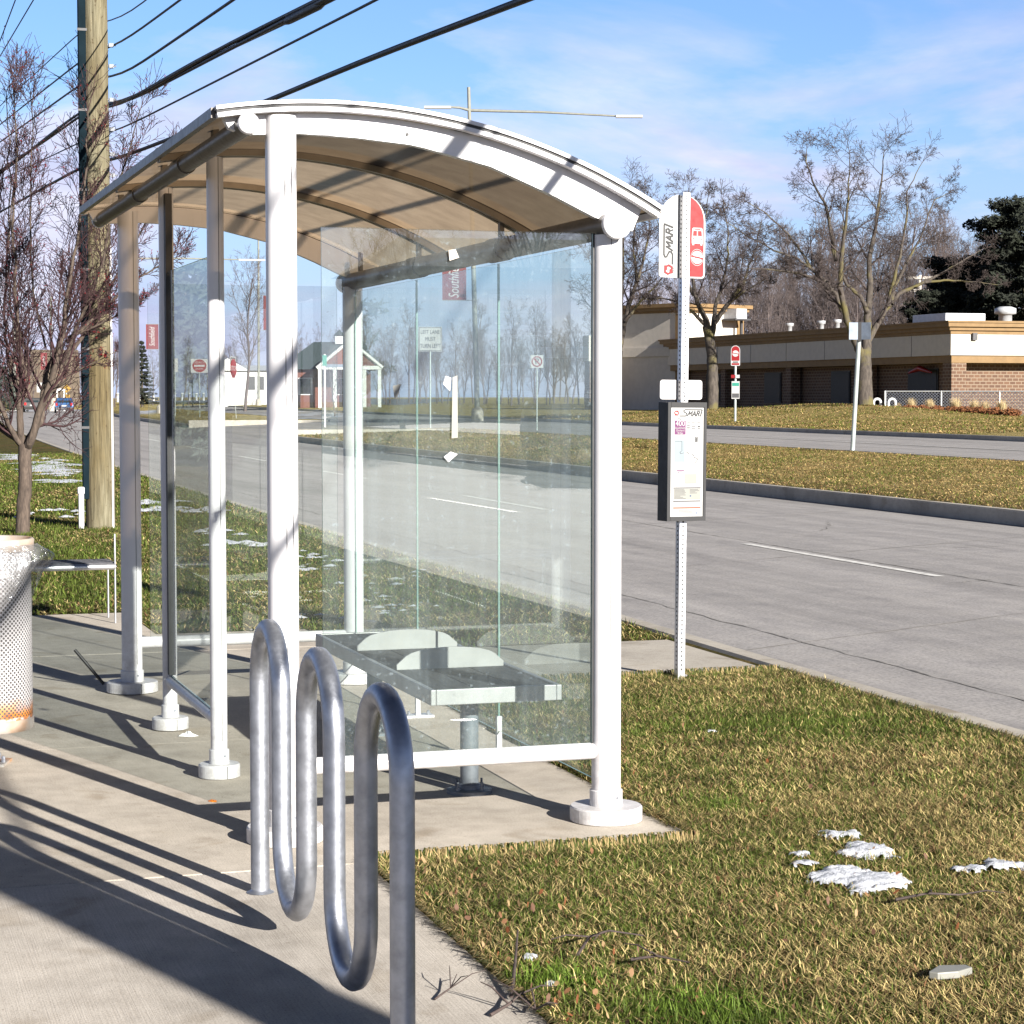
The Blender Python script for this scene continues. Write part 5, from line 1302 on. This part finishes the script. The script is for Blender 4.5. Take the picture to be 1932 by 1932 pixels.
def lampbanner(u, vb, vt, label, ban, arm=None, lean=0, dep=None, r=.13):
    p = gp(u, vb) if dep is None else atd(u, 746, dep)
    if dep: p.z = ground_z(p.x, p.y)
    d = (p-CAM).dot(_f); s = d/FPX; z = lambda v: 1.6-(v-746)*s-p.z
    t = thing('street_lamp', label, 'street lamp', p, facing(u))
    MB().tube([(0,0,.0),(lean*s*.5,0,z(vt)/2),(lean*s,0,z(vt))], [r,r*.85,r*.62], 12).build('pole', M['lamppole'], t)
    MB().lathe([(r*2.3,-.1),(r*2.3,.5),(r*1.9,.62),(r*1.1,.7)], (0,0,0), 12, False).build('footing', M['curb'], t)
    if arm:
        for (xa, va, xb, vb2) in arm:
            m = MB(); m.tube([(xa*s,0,z(va)),((xa+xb)/2*s,-.1,z((va+vb2)/2)+.05),(xb*s,-.2,z(vb2))], [.075,.06,.045], 8); o = m.build('arm', M['lamppole'], t)
            sg_ = 1 if xb > xa else -1
            m = MB(); m.cbox(((xb+sg_*22)*s,-.2,z(vb2)-.02), (50*s,.28,.12)); m.build('lamp_head', M['signwhite'], o)
    if ban:
        x0, x1, va, vb2, tx = ban; m = MB(); m.box(x0*s, x1*s, -.012, .0, z(vb2), z(va)); b = m.build('banner', M['banner'], t)
        if tx: text('Southfield', (x1-x0)*s*.62, 'lettering', M['signwhite'], b, ((x0+x1)/2*s,-.018,z((va+vb2)/2)), (PI/2,-PI/2,0), .25, sx=.62)
        for v in (va, vb2): MB().tube([(0,-.006,z(v)),((x0 if abs(x0) > abs(x1) else x1)*s,-.006,z(v))], .02, 6).build('banner_arm', M['lamppole'], t)
    return t
m_ = lampbanner(901, 795, 170, 'tall street lamp with long arm rising behind the shelter roof', (-66,-21,490,567,1), [(-13,213,262,224),(-14,213,-52,208)], -16)
lampbanner(488, 765, 395, 'street lamp with red banner just left of the front left post', (10,24,558,623,0), None, 2)
lampbanner(248, 770, 470, 'street lamp hidden behind the rear left post with its arm showing', (0,0,0,0,0) and None, [(0,489,205,489)], 0, 150)
lampbanner(304, 772, 560, 'street lamp with red banner behind the middle post of the open side', (-27,-4,612,659,1), None, 0, 170, .16)
lampbanner(28, 769, 600, 'street lamp with red banner left of the berried tree trunk', (3,17,684,711,1), None, 0, 240, .2)
lampbanner(98, 769, 560, 'street lamp with red banner behind the berried tree stems', (-20,-8,665,698,1), None, 0, 235, .18)
# median sign with two dark plates, and the stop across the road
p = gp(1608,851); dep = (p-CAM).dot(_f); s = dep/FPX; zz_ = lambda v: 1.6-(v-746)*s-p.z
t = thing('median_sign', 'grey sign post with two dark plates seen from behind on the grass median', 'sign', p, facing(1608))
m = MB(); m.tube([(0,0,-.1),(12*s,0,zz_(612))], 4.2*s, 8); m.build('post', M['greypole'], t)
for x0, x1, a in ((-10,10,.5),(12,31,-.5)): m = MB(); m.cbox(((x0+x1)/2*s+.02,-.12,(zz_(609)+zz_(641))/2), ((x1-x0)*s,.012,zz_(609)-zz_(641)), a*.6); m.build('sign_panel', M['signback'], t)
m = MB(); m.box(8*s, 15*s, -.10, .04, zz_(644), zz_(608)); m.build('bracket', M['dark'], t)
def p_(t, s, z):
    m = MB(); m.prism([(x*s, z(690)+q*s) for x, q in arch(8.6, 38, 8.6, 2)], 'y', -.05, -.04); b = m.build('sign_panel', M['signwhite'], t)
    m = MB(); m.poly([(x*s, z(680.5)+q*s) for x, q in arch(7.4, 27.4, 7.4, 1)], -.055); m.rect(-7*s, 7*s, z(688.5), z(685), -.055); f = m.build('red_field', M['red'], b)
    m = MB(); m.rect(-5*s, 5*s, z(684), z(682), -.056); m.build('lettering', M['ink'], b)
    m = MB(); roundel(m, 0, z(667), 9*s, -.06); m.build('roundel', M['signwhite'], b)
    c = plate(t, s, -7, 8, z(752), z(719), M['signwhite'], 'schedule_case', -.08, .05); m = MB(); m.rect(-6*s, 7*s, z(728), z(722), -.085); m.build('poster_heading', M['greensign'], c)
    m = MB(); m.rect(-6*s, 7*s, z(750), z(742), -.085); m.build('poster_notes', M['grey'], c)
    plate(t, s, -8, -1, z(713), z(707), M['red'], 'route_plate', -.08); plate(t, s, 0, 8, z(713), z(707), M['signwhite'], 'route_plate', -.08)
sign('bus_stop_sign', 'small red bus stop sign on the far side of the road', (1387,796), 652, p_, .045, 'bus stop sign', M['greypole'])
# utility cross-arm pole behind the building
p = atd(1733, 746, 165); p.z = 1
t = thing('power_pole', 'pale pole with two cross arms rising behind the brick building', 'utility pole', p, facing(1733)); k = 165/FPX; z = lambda v: .6-(v-746)*k
MB().tube([(0,0,-.5),(0,0,z(520))], [.2,.14], 10).build('shaft', M['stucco'], t)
for v in (525, 549): m = MB(); m.box(-24*k, 24*k, -.24, -.08, z(v)-.1, z(v)+.1); m.build('cross_arm', M['stucco'], t)

# house with a cupola, long white building, car park and white posts
def house():
    dep = 175; p = atd(660, 746, dep); p.z = ground_z(p.x, p.y); k = dep/FPX; z = lambda v: 1.6-(v-746)*k-p.z; x = lambda u: (u-660)*k
    t = thing('brick_house', 'red brick pavilion with white gable, dark roof and cupola behind the glass', 'building', p, facing(660))
    m = MB(); m.box(x(540), x(700), 3, 12, -.5, z(694)); m.build('wall', M['redbrickfar'], t)
    m = MB(); m.add([(x(520),2.4,z(696)),(x(712),2.4,z(696)),(x(690),7.5,z(641)),(x(590),7.5,z(641)),(x(520),12.6,z(696)),(x(712),12.6,z(696))], [(0,1,2,3),(4,3,2,5),(0,3,4),(1,5,2)]); r_ = m.build('roof', M['roofdark'], t)
    m = MB(); m.box(x(632), x(648), 6.8, 8.2, z(645), z(628)); c = m.build('cupola', M['clapboard'], r_)
    m = MB(); m.add([(x(629),6.6,z(628)),(x(651),6.6,z(628)),(x(651),8.4,z(628)),(x(629),8.4,z(628)),(x(640),7.5,z(616))], [(0,1,4),(1,2,4),(2,3,4),(3,0,4),(3,2,1,0)]); m.build('cupola_roof', M['roofdark'], r_)
    m = MB(); m.prism([(x(602),z(690)),(x(718),z(690)),(x(660),z(646))], 'y', -.2, 3.2); m.build('gable', M['redbrickfar'], t)
    m = MB()
    for a, b in (((598,694),(660,643)), ((722,694),(660,643))): m.tube([(x(a[0]),-.3,z(a[1])),(x(b[0]),-.3,z(b[1]))], .16, 4)
    m.box(x(600), x(720), -.35, -.22, z(697), z(690)); m.build('gable_trim', M['clapboard'], t)
    for u in (604, 632, 688, 716): m = MB(); m.box(x(u)-.14, x(u)+.14, -.3, -.02, -.4, z(697)); m.build('porch_post', M['clapboard'], t)
    for u in (575, 642, 672): m = MB(); m.box(x(u)-.6, x(u)+.6, 2.93, 2.99, z(745), z(712)); w_ = m.build('window', M['clapboard'], t); m = MB(); m.box(x(u)-.45, x(u)+.45, 2.90, 2.925, z(743), z(714)); m.build('pane', M['darkglass'], w_)
house()
dep = 230; p = atd(450, 746, dep); p.z = .64; k = dep/FPX; z = lambda v: .96-(v-746)*k; x = lambda u: (u-450)*k
t = thing('white_building', 'long low white building with shallow roof beyond the stop sign', 'building', p, facing(450))
m = MB(); m.box(x(395), x(545), 0, 9, -.5, z(699)); m.build('wall', M['clapboard'], t)
m = MB(); m.prism([(x(392),z(699)),(x(430),z(676)),(x(470),z(699))], 'y', -.3, 9.2); m.build('gable_roof', M['clapboard'], t)
m = MB(); m.add([(x(390),-.4,z(699)),(x(548),-.4,z(699)),(x(548),5,z(688)),(x(390),5,z(688)),(x(390),9.4,z(699)),(x(548),9.4,z(699))], [(0,1,2,3),(3,2,5,4)]); m.build('roof', M['unit'], t)
for u in (475, 492, 510, 528): m = MB(); m.box(x(u)-.35, x(u)+.35, -.06, -.002, z(735), z(710)); m.build('window', M['grey'], t)
dep = 320; p = atd(120, 746, dep); p.z = .3; k = dep/FPX; z = lambda v: 1.3-(v-746)*k; x = lambda u: (u-120)*k
t = thing('tan_building', 'distant tan block showing above the bare trees at the left', 'building', p, facing(120)); m = MB(); m.box(x(20), x(150), 0, 14, -1, z(672)); m.build('wall', M['dullbrown'], t); m = MB(); m.box(x(60), x(148), -.3, 14, z(672)+.01, z(660)); m.build('parapet', M['dullbrown'], t)
# parking strip with its line of white posts
a_, b_ = atd(205, 746, 165), atd(760, 746, 165)
m = MB(); dd = Vector((_f.x,_f.y,0)).normalized()
q = [gp(200,764), gp(760,764)]; vs = [q[0]+Vector((0,0,.01)), q[1]+Vector((0,0,.01)), q[1]+dd*330+Vector((0,0,.01)), q[0]+dd*330+Vector((0,0,.01))]; 
zmx = .652; m.add([(v_.x, v_.y, zmx) for v_ in vs], [(0,1,2,3)]); struct(m.build('parking_lot', M['lot']))
first = None; n_ = 0
for u in frange(222, 600, 13.5):
    p = atd(u, 746, 400); p.z = .66
    if first is None:
        m = MB(); hb = 1.6-.66-(741-746)*400/FPX; m.lathe([(.22,-.3),(.22,hb-.2),(.28,hb-.2),(.28,hb-.06),(.06,hb)], (0,0,0), 10); first = tag(m.build('white_bollard', M['whitefence'], None, 0, p), 'short white post in the long row along the parking strip', 'bollard', 'white posts along the parking strip')
    else: dup(first, p)
# vehicles down the road
def car(u, dep, w_, label, col, back=True):
    p = atd(u, 746, dep); p.z = ground_z(p.x, p.y)+.005; t = thing('parked_car', label, 'car', p, facing(u)); h = w_*.86
    prof = [(0,.30),(.02,.62),(.12,.98),(.35,h-.05),(.7,h),(2.2,h-.03),(2.9,1.02),(4.3,.86),(4.5,.5),(4.45,.30)]
    hw_ = w_/2; m = MB(); vs = []; fs = []; n = len(prof)
    for sx in (-1,-.93,.93,1):
        for y, zc in prof: vs.append((sx*hw_*(1 if zc < 1.0 else .86), y, zc-(.04 if abs(sx) == 1 and zc > .4 else 0)))
    for j in range(3):
        for i in range(n): fs.append((j*n+i, j*n+(i+1) % n, (j+1)*n+(i+1) % n, (j+1)*n+i))
    fs += [tuple(range(n)), tuple(reversed(range(3*n, 4*n)))]; m.add(vs, fs, False); m.build('body', col, t, .03)
    m = MB(); m.add([(-hw_*.72,.115,1.02),(hw_*.72,.115,1.02),(hw_*.66,.325,h-.13),(-hw_*.66,.325,h-.13)], [(0,1,2,3)]); m.add([(v[0], v[1]-.02, v[2]) for v in m.v], []); m.build('rear_window', M['carglass'], t)
    for sx in (-1, 1):
        m = MB(); m.box(sx*hw_*.82-.09, sx*hw_*.82+.09, -.02, .10, .72, .98); m.build('tail_lamp', M['lampred'], t)
        for y in (.85, 3.5): m = MB(); m.tube([(sx*hw_*.98-.1,y,.32),(sx*hw_*.98+.1,y,.32)], .33, 16); m.build('wheel', M['tyre'], t)
    m = MB(); m.box(-hw_*.95, hw_*.95, -.08, .06, .34, .56); m.build('bumper', M['grey'] if back else M['tyre'], t)
    m = MB(); m.box(-.26,.26,-.03,-.0,.64,.77); m.build('number_plate', M['signwhite'], t)
car(121, 205, 1.72, 'dark blue car seen from behind at the far end of the road', M['carblue'])
car(61, 215, 1.7, 'dark car with red tail lamps behind the stems of the berried tree', M['dark'], False)
p = gp(101,775); m = MB(); m.lathe([(.42,0),(.42,.5),(.32,.52),(.28,.9),(.24,1.4),(.05,1.5)], (0,0,0), 14, False); m.k = 1; m.lathe([(.30,.92),(.27,1.15)], (0,0,0), 14, False, False)
tag(m.build('traffic_barrel', [M['stucco'], M['orange']], None, 0, p), 'pale traffic barrel with orange band left of the blue car', 'barrel')
p = atd(114, 746, 235); p.z = .12; k = 235/FPX
t = thing('bus_shelter', 'tiny white far bus shelter behind the yellow crossing sign', 'bus shelter', p, facing(114)); m = MB(); m.box(-8*k, 9*k, 0, 1.4, 2.0, 2.25); m.build('roof', M['whitefence'], t, .05)
for x_ in (-6, 7): m = MB(); m.box(x_*k-.07, x_*k+.07, .2, .34, -.2, 2.0); m.build('post', M['whitefence'], t)

# ------------------------------------------------------------------ across the road behind the camera: what the front glass mirrors
def mir(u, v, dep): p = atd(u, v, dep); return Vector((p.x, -p.y, p.z))
p = mir(985, 746, 118); p.z = .5
t = thing('apartment_building', 'red brick apartment house with white windows mirrored in the front glass', 'building', p, PI+.10)
k = 118/FPX
m = MB(); m.box(-9,8.5,0,12,-1,(746-470)*k); m.build('wall', M['redbrickfar'], t); m = MB(); m.box(-2.5,3.6,-1.2,-.004,-1,(746-540)*k); m.build('bay', M['redbrickfar'], t)
m = MB(); m.add([(-9.6,-.8,(746-470)*k),(9.1,-.8,(746-470)*k),(9.1,12.8,(746-470)*k),(-9.6,12.8,(746-470)*k),(-6,6,(746-400)*k),(6,6,(746-400)*k)], [(0,1,5,4),(2,3,4,5),(1,2,5),(3,0,4)]); m.build('roof', M['roofdark'], t)
for x_, z0_, w_, h_ in ((-1.6,1.3,3.8,3.0),(-1.4,4.9,3.4,1.6),(-6.6,1.6,1.4,2.4),(-6.6,5.0,1.4,1.8),(6.2,1.6,1.4,2.4),(6.2,5.0,1.4,1.8)):
    yb = -1.2 if -3 < x_ < 3 else 0
    m = MB(); m.box(x_-.15,x_+w_+.15,yb-.1,yb-.006,z0_-.15,z0_+h_+.15); f = m.build('window', M['clapboard'], t); m = MB()
    n = 3 if w_ > 2 else 1
    for i in range(n):
        for j in range(2): m.box(x_+w_/n*i+.06, x_+w_/n*(i+1)-.06, yb-.13, yb-.104, z0_+h_/2*j+.06, z0_+h_/2*(j+1)-.06)
    m.build('pane', M['darkglass'], f)
# panel van
p = mir(1118, 746, 47); p.z = ground_z(p.x, p.y)+.005
t = thing('panel_van', 'white high roofed panel van mirrored in the front glass', 'van', p, PI/2+.55)
k = 47/FPX; prof = [(-2.9,.35),(-2.9,2.35),(-2.7,2.5),(1.0,2.52),(1.5,2.3),(2.15,1.45),(2.75,1.15),(2.95,.8),(2.95,.35)]
m = MB(); m.prism(prof, 'y', -.98, .98); m.build('body', M['vanwhite'], t, .08)
m = MB()
for y in (-.992, .988): m.prism([(.75,1.35),(1.95,1.35),(1.42,2.05),(.75,2.05)], 'y', y, y+.004)
m.build('side_window', M['carglass'], t); m = MB(); m.add([(1.56,-.8,2.24),(1.56,.8,2.24),(2.16,.85,1.47),(2.16,-.85,1.47)], [(0,1,2,3)]); m.add([(v[0]+.02, v[1], v[2]+.02) for v in m.v], [(0,1,2,3)]); m.build('windscreen', M['carglass'], t)
for x_ in (-1.9, 1.95):
    for y in (-.9, .9): m = MB(); m.tube([(x_,y-.12,.36),(x_,y+.12,.36)], .36, 20); m.build('wheel', M['tyre'], t)
for i, (u, d_, h_) in enumerate(((1040,70,12),(760,80,11),(860,150,13),(1125,100,13),(690,120,12))):
    p = mir(u, 746, d_); p.z = max(-.1, ground_z(p.x, p.y)); o = dup(woods[i % 3], p, i*1.3, ('bare street tree behind the camera, mirrored in the glass'), 'bare trees behind the camera', h_/WH[i % 3])
# ================================================================== GRASS
def on_concrete(x, y):
    sx = x-(.012*y+.0002*np.maximum(y, 0)**2)
    return ((y > -.425) & (y < 6.78) & (x < 1.41+.022*np.maximum(y, 0))) | ((y <= -.425) & (x < .20)) | ((y >= 6.78) & (y < 8.28) & (x < .53)) | ((x > 1.5) & (y > 3.79) & (y < 5.45)) | (sx > 3.72)
def lownoise(x, y, seed, f):
    r = np.random.RandomState(seed); s = 0
    for k in range(6):
        a, b, p = r.uniform(-1,1)*f*(1+k*.5), r.uniform(-1,1)*f*(1+k*.5), r.uniform(0,6.3); s = s+np.sin(a*x+b*y+p)/(1+k*.3)
    return s/2.6
def grass(name, x0, x1, y0, y1, n, ln, wd, seed, lie=.75, zb=-.012, inside=None, straw=.55, zf=None, bright=1.0):
    r = np.random.RandomState(seed); x = r.uniform(x0, x1, n); y = r.uniform(y0, y1, n)
    keep = ~on_concrete(x, y)
    if inside is not None: keep &= inside(x, y)
    x, y = x[keep], y[keep]; n = len(x)
    a = r.uniform(0, 2*np.pi, n); low = lownoise(x, y, seed+1, 2.2); lush = np.exp(-((x-.62)**2+(y+2.42)**2)/.035)+np.exp(-((x-1.75)**2+(y-.15)**2)/.03)*.6+np.exp(-((x-.33)**2+(y+2.0)**2)/.02)*.9
    kind = r.uniform(0, 1, n); isstraw = kind < np.clip(straw-.13+.30*low-.5*lush, .05, .95)
    L_ = ln*r.uniform(.45, 1.25, n)*(1+.5*np.clip(lush, 0, 1)); tilt = np.where(isstraw, r.uniform(.9, 1.52, n), r.uniform(.25, 1.25, n))*np.clip(lie/.75, .5, 1.2); tilt = np.minimum(tilt, 1.5)
    bend = r.uniform(0, .6, n); w = wd*r.uniform(.6, 1.3, n)
    dx, dy = np.cos(a), np.sin(a); px, py = -dy, dx
    z0 = (np.full(n, zb) if zf is None else zf(x, y))+np.where(isstraw, r.uniform(0, .022, n), 0)
    m1x, m1y, m1z = x+dx*np.sin(tilt)*L_*.55, y+dy*np.sin(tilt)*L_*.55, z0+np.cos(tilt)*L_*.55
    t2 = np.minimum(tilt+bend, 1.62); ex, ey, ez = m1x+dx*np.sin(t2)*L_*.5, m1y+dy*np.sin(t2)*L_*.5, np.maximum(m1z+np.cos(t2)*L_*.5, z0+.014)
    V = np.empty((n, 5, 3)); V[:,0] = np.stack([x-px*w/2, y-py*w/2, z0], 1); V[:,1] = np.stack([x+px*w/2, y+py*w/2, z0], 1)
    V[:,2] = np.stack([m1x+px*w*.42, m1y+py*w*.42, m1z], 1); V[:,3] = np.stack([m1x-px*w*.42, m1y-py*w*.42, m1z], 1); V[:,4] = np.stack([ex, ey, ez], 1)
    b = np.arange(n)[:,None]*5; F = np.concatenate([b+np.array([[0,1,2]]), b+np.array([[0,2,3]]), b+np.array([[3,2,4]])], 0)
    br = (r.uniform(.35, 1.35, n)*(1.05+.30*lownoise(x, y, seed+5, 9)))[:,None]
    green = np.array([.100,.136,.024])[None]*br; green = green*(1-.0)+np.clip(lush, 0, 1)[:,None]*np.array([.02,.055,.0])[None]*br
    strawc = np.array([.58,.455,.205])[None]*br*r.uniform(.7, 1.15, (n,1)); brown = np.array([.24,.14,.07])[None]*br
    c = np.where(isstraw[:,None], np.where((r.uniform(0,1,n) < .2)[:,None], brown, strawc), green)
    if zf is not None: c = c*np.array([1.06,.98,.95])
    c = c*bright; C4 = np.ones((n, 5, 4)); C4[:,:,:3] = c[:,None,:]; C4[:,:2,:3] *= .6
    struct(link(name, npmesh(name, V.reshape(-1,3), F, M['blades'], True, C4.reshape(-1,4))), 'stuff')
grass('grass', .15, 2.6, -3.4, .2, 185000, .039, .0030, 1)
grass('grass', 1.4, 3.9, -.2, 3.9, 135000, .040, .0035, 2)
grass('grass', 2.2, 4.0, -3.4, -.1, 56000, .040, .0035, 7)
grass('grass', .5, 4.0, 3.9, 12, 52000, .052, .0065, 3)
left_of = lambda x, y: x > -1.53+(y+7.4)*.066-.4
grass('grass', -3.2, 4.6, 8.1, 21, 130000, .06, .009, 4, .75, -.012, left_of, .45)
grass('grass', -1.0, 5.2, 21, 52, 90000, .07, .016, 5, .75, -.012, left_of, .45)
cv = lambda y: .012*y+.0002*np.maximum(y, 0)**2
def band(s0, s1): return lambda x, y: (x-cv(y) > s0) & (x-cv(y) < s1)
_oc = on_concrete
on_concrete = lambda x, y: np.zeros(x.shape, bool)
grass('grass', 12.8, 24, 12, 45, 150000, .06, .013, 11, .8, 0, band(13.2, 20.4), .9, lambda x, y: .07+.03*(x-cv(y)-13.05), 1.05)
grass('grass', 13.5, 27, 45, 75, 70000, .08, .022, 12, .8, 0, band(13.2, 20.4), .9, lambda x, y: .07+.03*(x-cv(y)-13.05), 1.05)
gzv = np.vectorize(ground_z)
grass('grass', 26, 45, 45, 95, 110000, .09, .028, 13, .8, 0, lambda x, y: (x-cv(y) > 27.4) & (x < 46), .92, lambda x, y: gzv(x, y), 1.05)
on_concrete = _oc
# ragged fringe hanging over the slab edges
r = np.random.RandomState(8)
def fringe(pts, n, seed):
    r = np.random.RandomState(seed); P = np.array(pts, float); seg = np.linalg.norm(np.diff(P, axis=0), axis=1); tot = seg.sum(); t = r.uniform(0, tot, n); cs = np.concatenate([[0], np.cumsum(seg)])
    i = np.clip(np.searchsorted(cs, t)-1, 0, len(seg)-1); f = (t-cs[i])/seg[i]; q = P[i]+(P[i+1]-P[i])*f[:,None]; d = (P[i+1]-P[i])/seg[i][:,None]; nr = np.stack([-d[:,1], d[:,0]], 1)
    L_ = r.uniform(.02, .065, n); s = r.uniform(.2, 1, n); base = q-nr*.012; mid = q+nr*(L_*s*.4)[:,None]+d*(r.normal(0,.012,n))[:,None]; end = q+nr*(L_*s)[:,None]+d*(r.normal(0,.03,n))[:,None]
    w = .0022; V = np.empty((n,5,3)); V[:,0,:2] = base-d*w; V[:,1,:2] = base+d*w; V[:,2,:2] = mid+d*w*.9; V[:,3,:2] = mid-d*w*.9; V[:,4,:2] = end
    V[:,0,2] = V[:,1,2] = -.01; V[:,2,2] = V[:,3,2] = L_*.5+.004; V[:,4,2] = L_*.35+.003
    b = np.arange(n)[:,None]*5; F = np.concatenate([b+np.array([[0,1,2]]), b+np.array([[0,2,3]]), b+np.array([[3,2,4]])], 0)
    st = r.uniform(0,1,n) < .5; c = np.where(st[:,None], np.array([.40,.30,.14])[None], np.array([.075,.095,.02])[None])*r.uniform(.5,1.2,(n,1)); C4 = np.ones((n,5,4)); C4[:,:,:3] = c[:,None,:]
    struct(link('grass_fringe', npmesh('grass_fringe', V.reshape(-1,3), F, M['blades'], True, C4.reshape(-1,4))), 'stuff')
fringe([(.2,-.44),(1.43,-.44)], 1500, 1); fringe([(.2,-3.5),(.2,-.5)], 1500, 2); fringe([(1.44,-.4),(1.53,3.8)], 1600, 3); fringe([(1.55,3.77),(3.7,3.77)], 1500, 4); fringe([(3.70,3.7),(3.64,-3)], 900, 5)
# dead leaves, straw and crumbs among the grass
g = random.Random(77); V = []; F = []; C = []
for _ in range(460):
    x = g.uniform(.2, 3.6); y = g.uniform(-3.2, 3.6)
    if _ > 330: x = .22+abs(g.gauss(0, .3)); y = g.uniform(-2.9, -.5)
    if bool(on_concrete(np.array(x), np.array(y))): continue
    s = g.uniform(.004, .012); a = g.uniform(0, 6.28); t1, t2 = g.uniform(-.012,.012), g.uniform(-.012,.012); z = g.uniform(.012,.034); b = len(V); n = 6
    for k in range(n):
        q = 2*PI*k/n; e = g.uniform(.55, 1.1); X_, Y_ = s*e*math.cos(q), s*.6*e*math.sin(q); V.append((x+X_*math.cos(a)-Y_*math.sin(a), y+X_*math.sin(a)+Y_*math.cos(a), z+t1*math.cos(q)+t2*math.sin(q)))
    F.append(tuple(range(b, b+n))); c = g.choice(((.20,.10,.05),(.26,.15,.075),(.15,.08,.05),(.34,.23,.12),(.22,.08,.035))); C += [(*c, 1)]*n
struct(link('leaf_litter', npmesh('leaf_litter', np.array(V), np.array(F), M['blades'], False, np.array(C))), 'stuff')

# ================================================================== LIGHT, SKY, CAMERA
SUN_AZ, SUN_EL = R(107.7), R(20.3)            # azimuth the light travels to, and height of the sun
sun = bpy.data.lights.new('sun', 'SUN'); sun.energy = 5.0; sun.angle = R(.5); sun.color = (1.0, .945, .86)
so = bpy.data.objects.new('sun', sun); COL.objects.link(so)
d = Vector((math.cos(SUN_AZ)*math.cos(SUN_EL), math.sin(SUN_AZ)*math.cos(SUN_EL), -math.sin(SUN_EL)))
so.rotation_euler = d.to_track_quat('-Z', 'Y').to_euler()
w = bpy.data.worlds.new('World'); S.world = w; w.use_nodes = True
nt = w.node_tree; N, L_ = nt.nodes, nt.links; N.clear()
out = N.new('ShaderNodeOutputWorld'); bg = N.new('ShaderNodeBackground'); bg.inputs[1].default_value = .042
sky = N.new('ShaderNodeTexSky'); sky.sky_type = 'NISHITA'; sky.sun_disc = False; sky.sun_elevation = SUN_EL
sky.sun_rotation = math.atan2(-d.x, -d.y); sky.air_density = 1.0; sky.dust_density = .35; sky.ozone_density = 2.2
tc = N.new('ShaderNodeTexCoord'); mp = N.new('ShaderNodeMapping'); mp.inputs['Scale'].default_value = (1.0, 1.0, 3.6); mp.inputs['Location'].default_value = (3.1, 1.7, .4); L_.new(tc.outputs['Generated'], mp.inputs[0])
n1 = noise(N, L_, 3.4, 8, mp.outputs[0], .58, .4); r1 = ramp(N, [(.44, (0,0,0)), (.58, (1,1,1))]); L_.new(n1.outputs['Fac'], r1.inputs[0])
sep = N.new('ShaderNodeSeparateXYZ'); L_.new(tc.outputs['Generated'], sep.inputs[0])
r2 = ramp(N, [(.0, (.95,)*3), (.10, (.9,)*3), (.15, (.6,)*3), (.20, (.30,)*3), (1, (.3,)*3)]); L_.new(sep.outputs[2], r2.inputs[0])
fac = mixc(N, L_, 1, r1.outputs[0], r2.outputs[0], 'MULTIPLY')
n2 = noise(N, L_, 7, 5, mp.outputs[0]); r3 = ramp(N, [(.35, (5.4,5.6,8.2)), (.65, (9.0,8.8,10.2))]); L_.new(n2.outputs['Fac'], r3.inputs[0])
r5 = ramp(N, [(0, (.75,)*3), (.07, (.50,)*3), (.15, (.12,)*3), (.3, (0,)*3)]); L_.new(sep.outputs[2], r5.inputs[0])
c = mixc(N, L_, 1, sky.outputs[0], (.80,1.05,1.48), 'MULTIPLY')
c = mixc(N, L_, r5.outputs[0], c, (5.0,5.9,8.9))
c = mixc(N, L_, fac, c, r3.outputs[0])
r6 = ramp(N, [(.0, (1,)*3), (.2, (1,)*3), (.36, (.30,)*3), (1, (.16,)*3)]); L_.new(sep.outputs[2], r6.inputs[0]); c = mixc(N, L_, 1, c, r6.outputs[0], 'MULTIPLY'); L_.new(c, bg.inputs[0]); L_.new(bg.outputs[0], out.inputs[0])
cam = bpy.data.cameras.new('camera'); cam.sensor_width = 36; cam.lens = 36*FPX/1932; cam.clip_start = .1; cam.clip_end = 3000
co = bpy.data.objects.new('camera', cam); COL.objects.link(co)
co.matrix_world = Matrix((( _r.x, _u.x, -_f.x, CAM.x), (_r.y, _u.y, -_f.y, CAM.y), (_r.z, _u.z, -_f.z, CAM.z), (0,0,0,1)))
S.camera = co
S.render.resolution_x = S.render.resolution_y = 1024
S.view_settings.view_transform = 'Standard'; S.view_settings.look = 'None'; S.view_settings.exposure = 0; S.view_settings.gamma = 1
S.cycles.use_denoising = True
try: S.cycles.denoiser = 'OPENIMAGEDENOISE'
except Exception: pass
S.cycles.film_exposure = 2.75
S.cycles.max_bounces = 8; S.cycles.transparent_max_bounces = 16; S.cycles.caustics_reflective = False; S.cycles.caustics_refractive = False
S.cycles.sample_clamp_indirect = 6
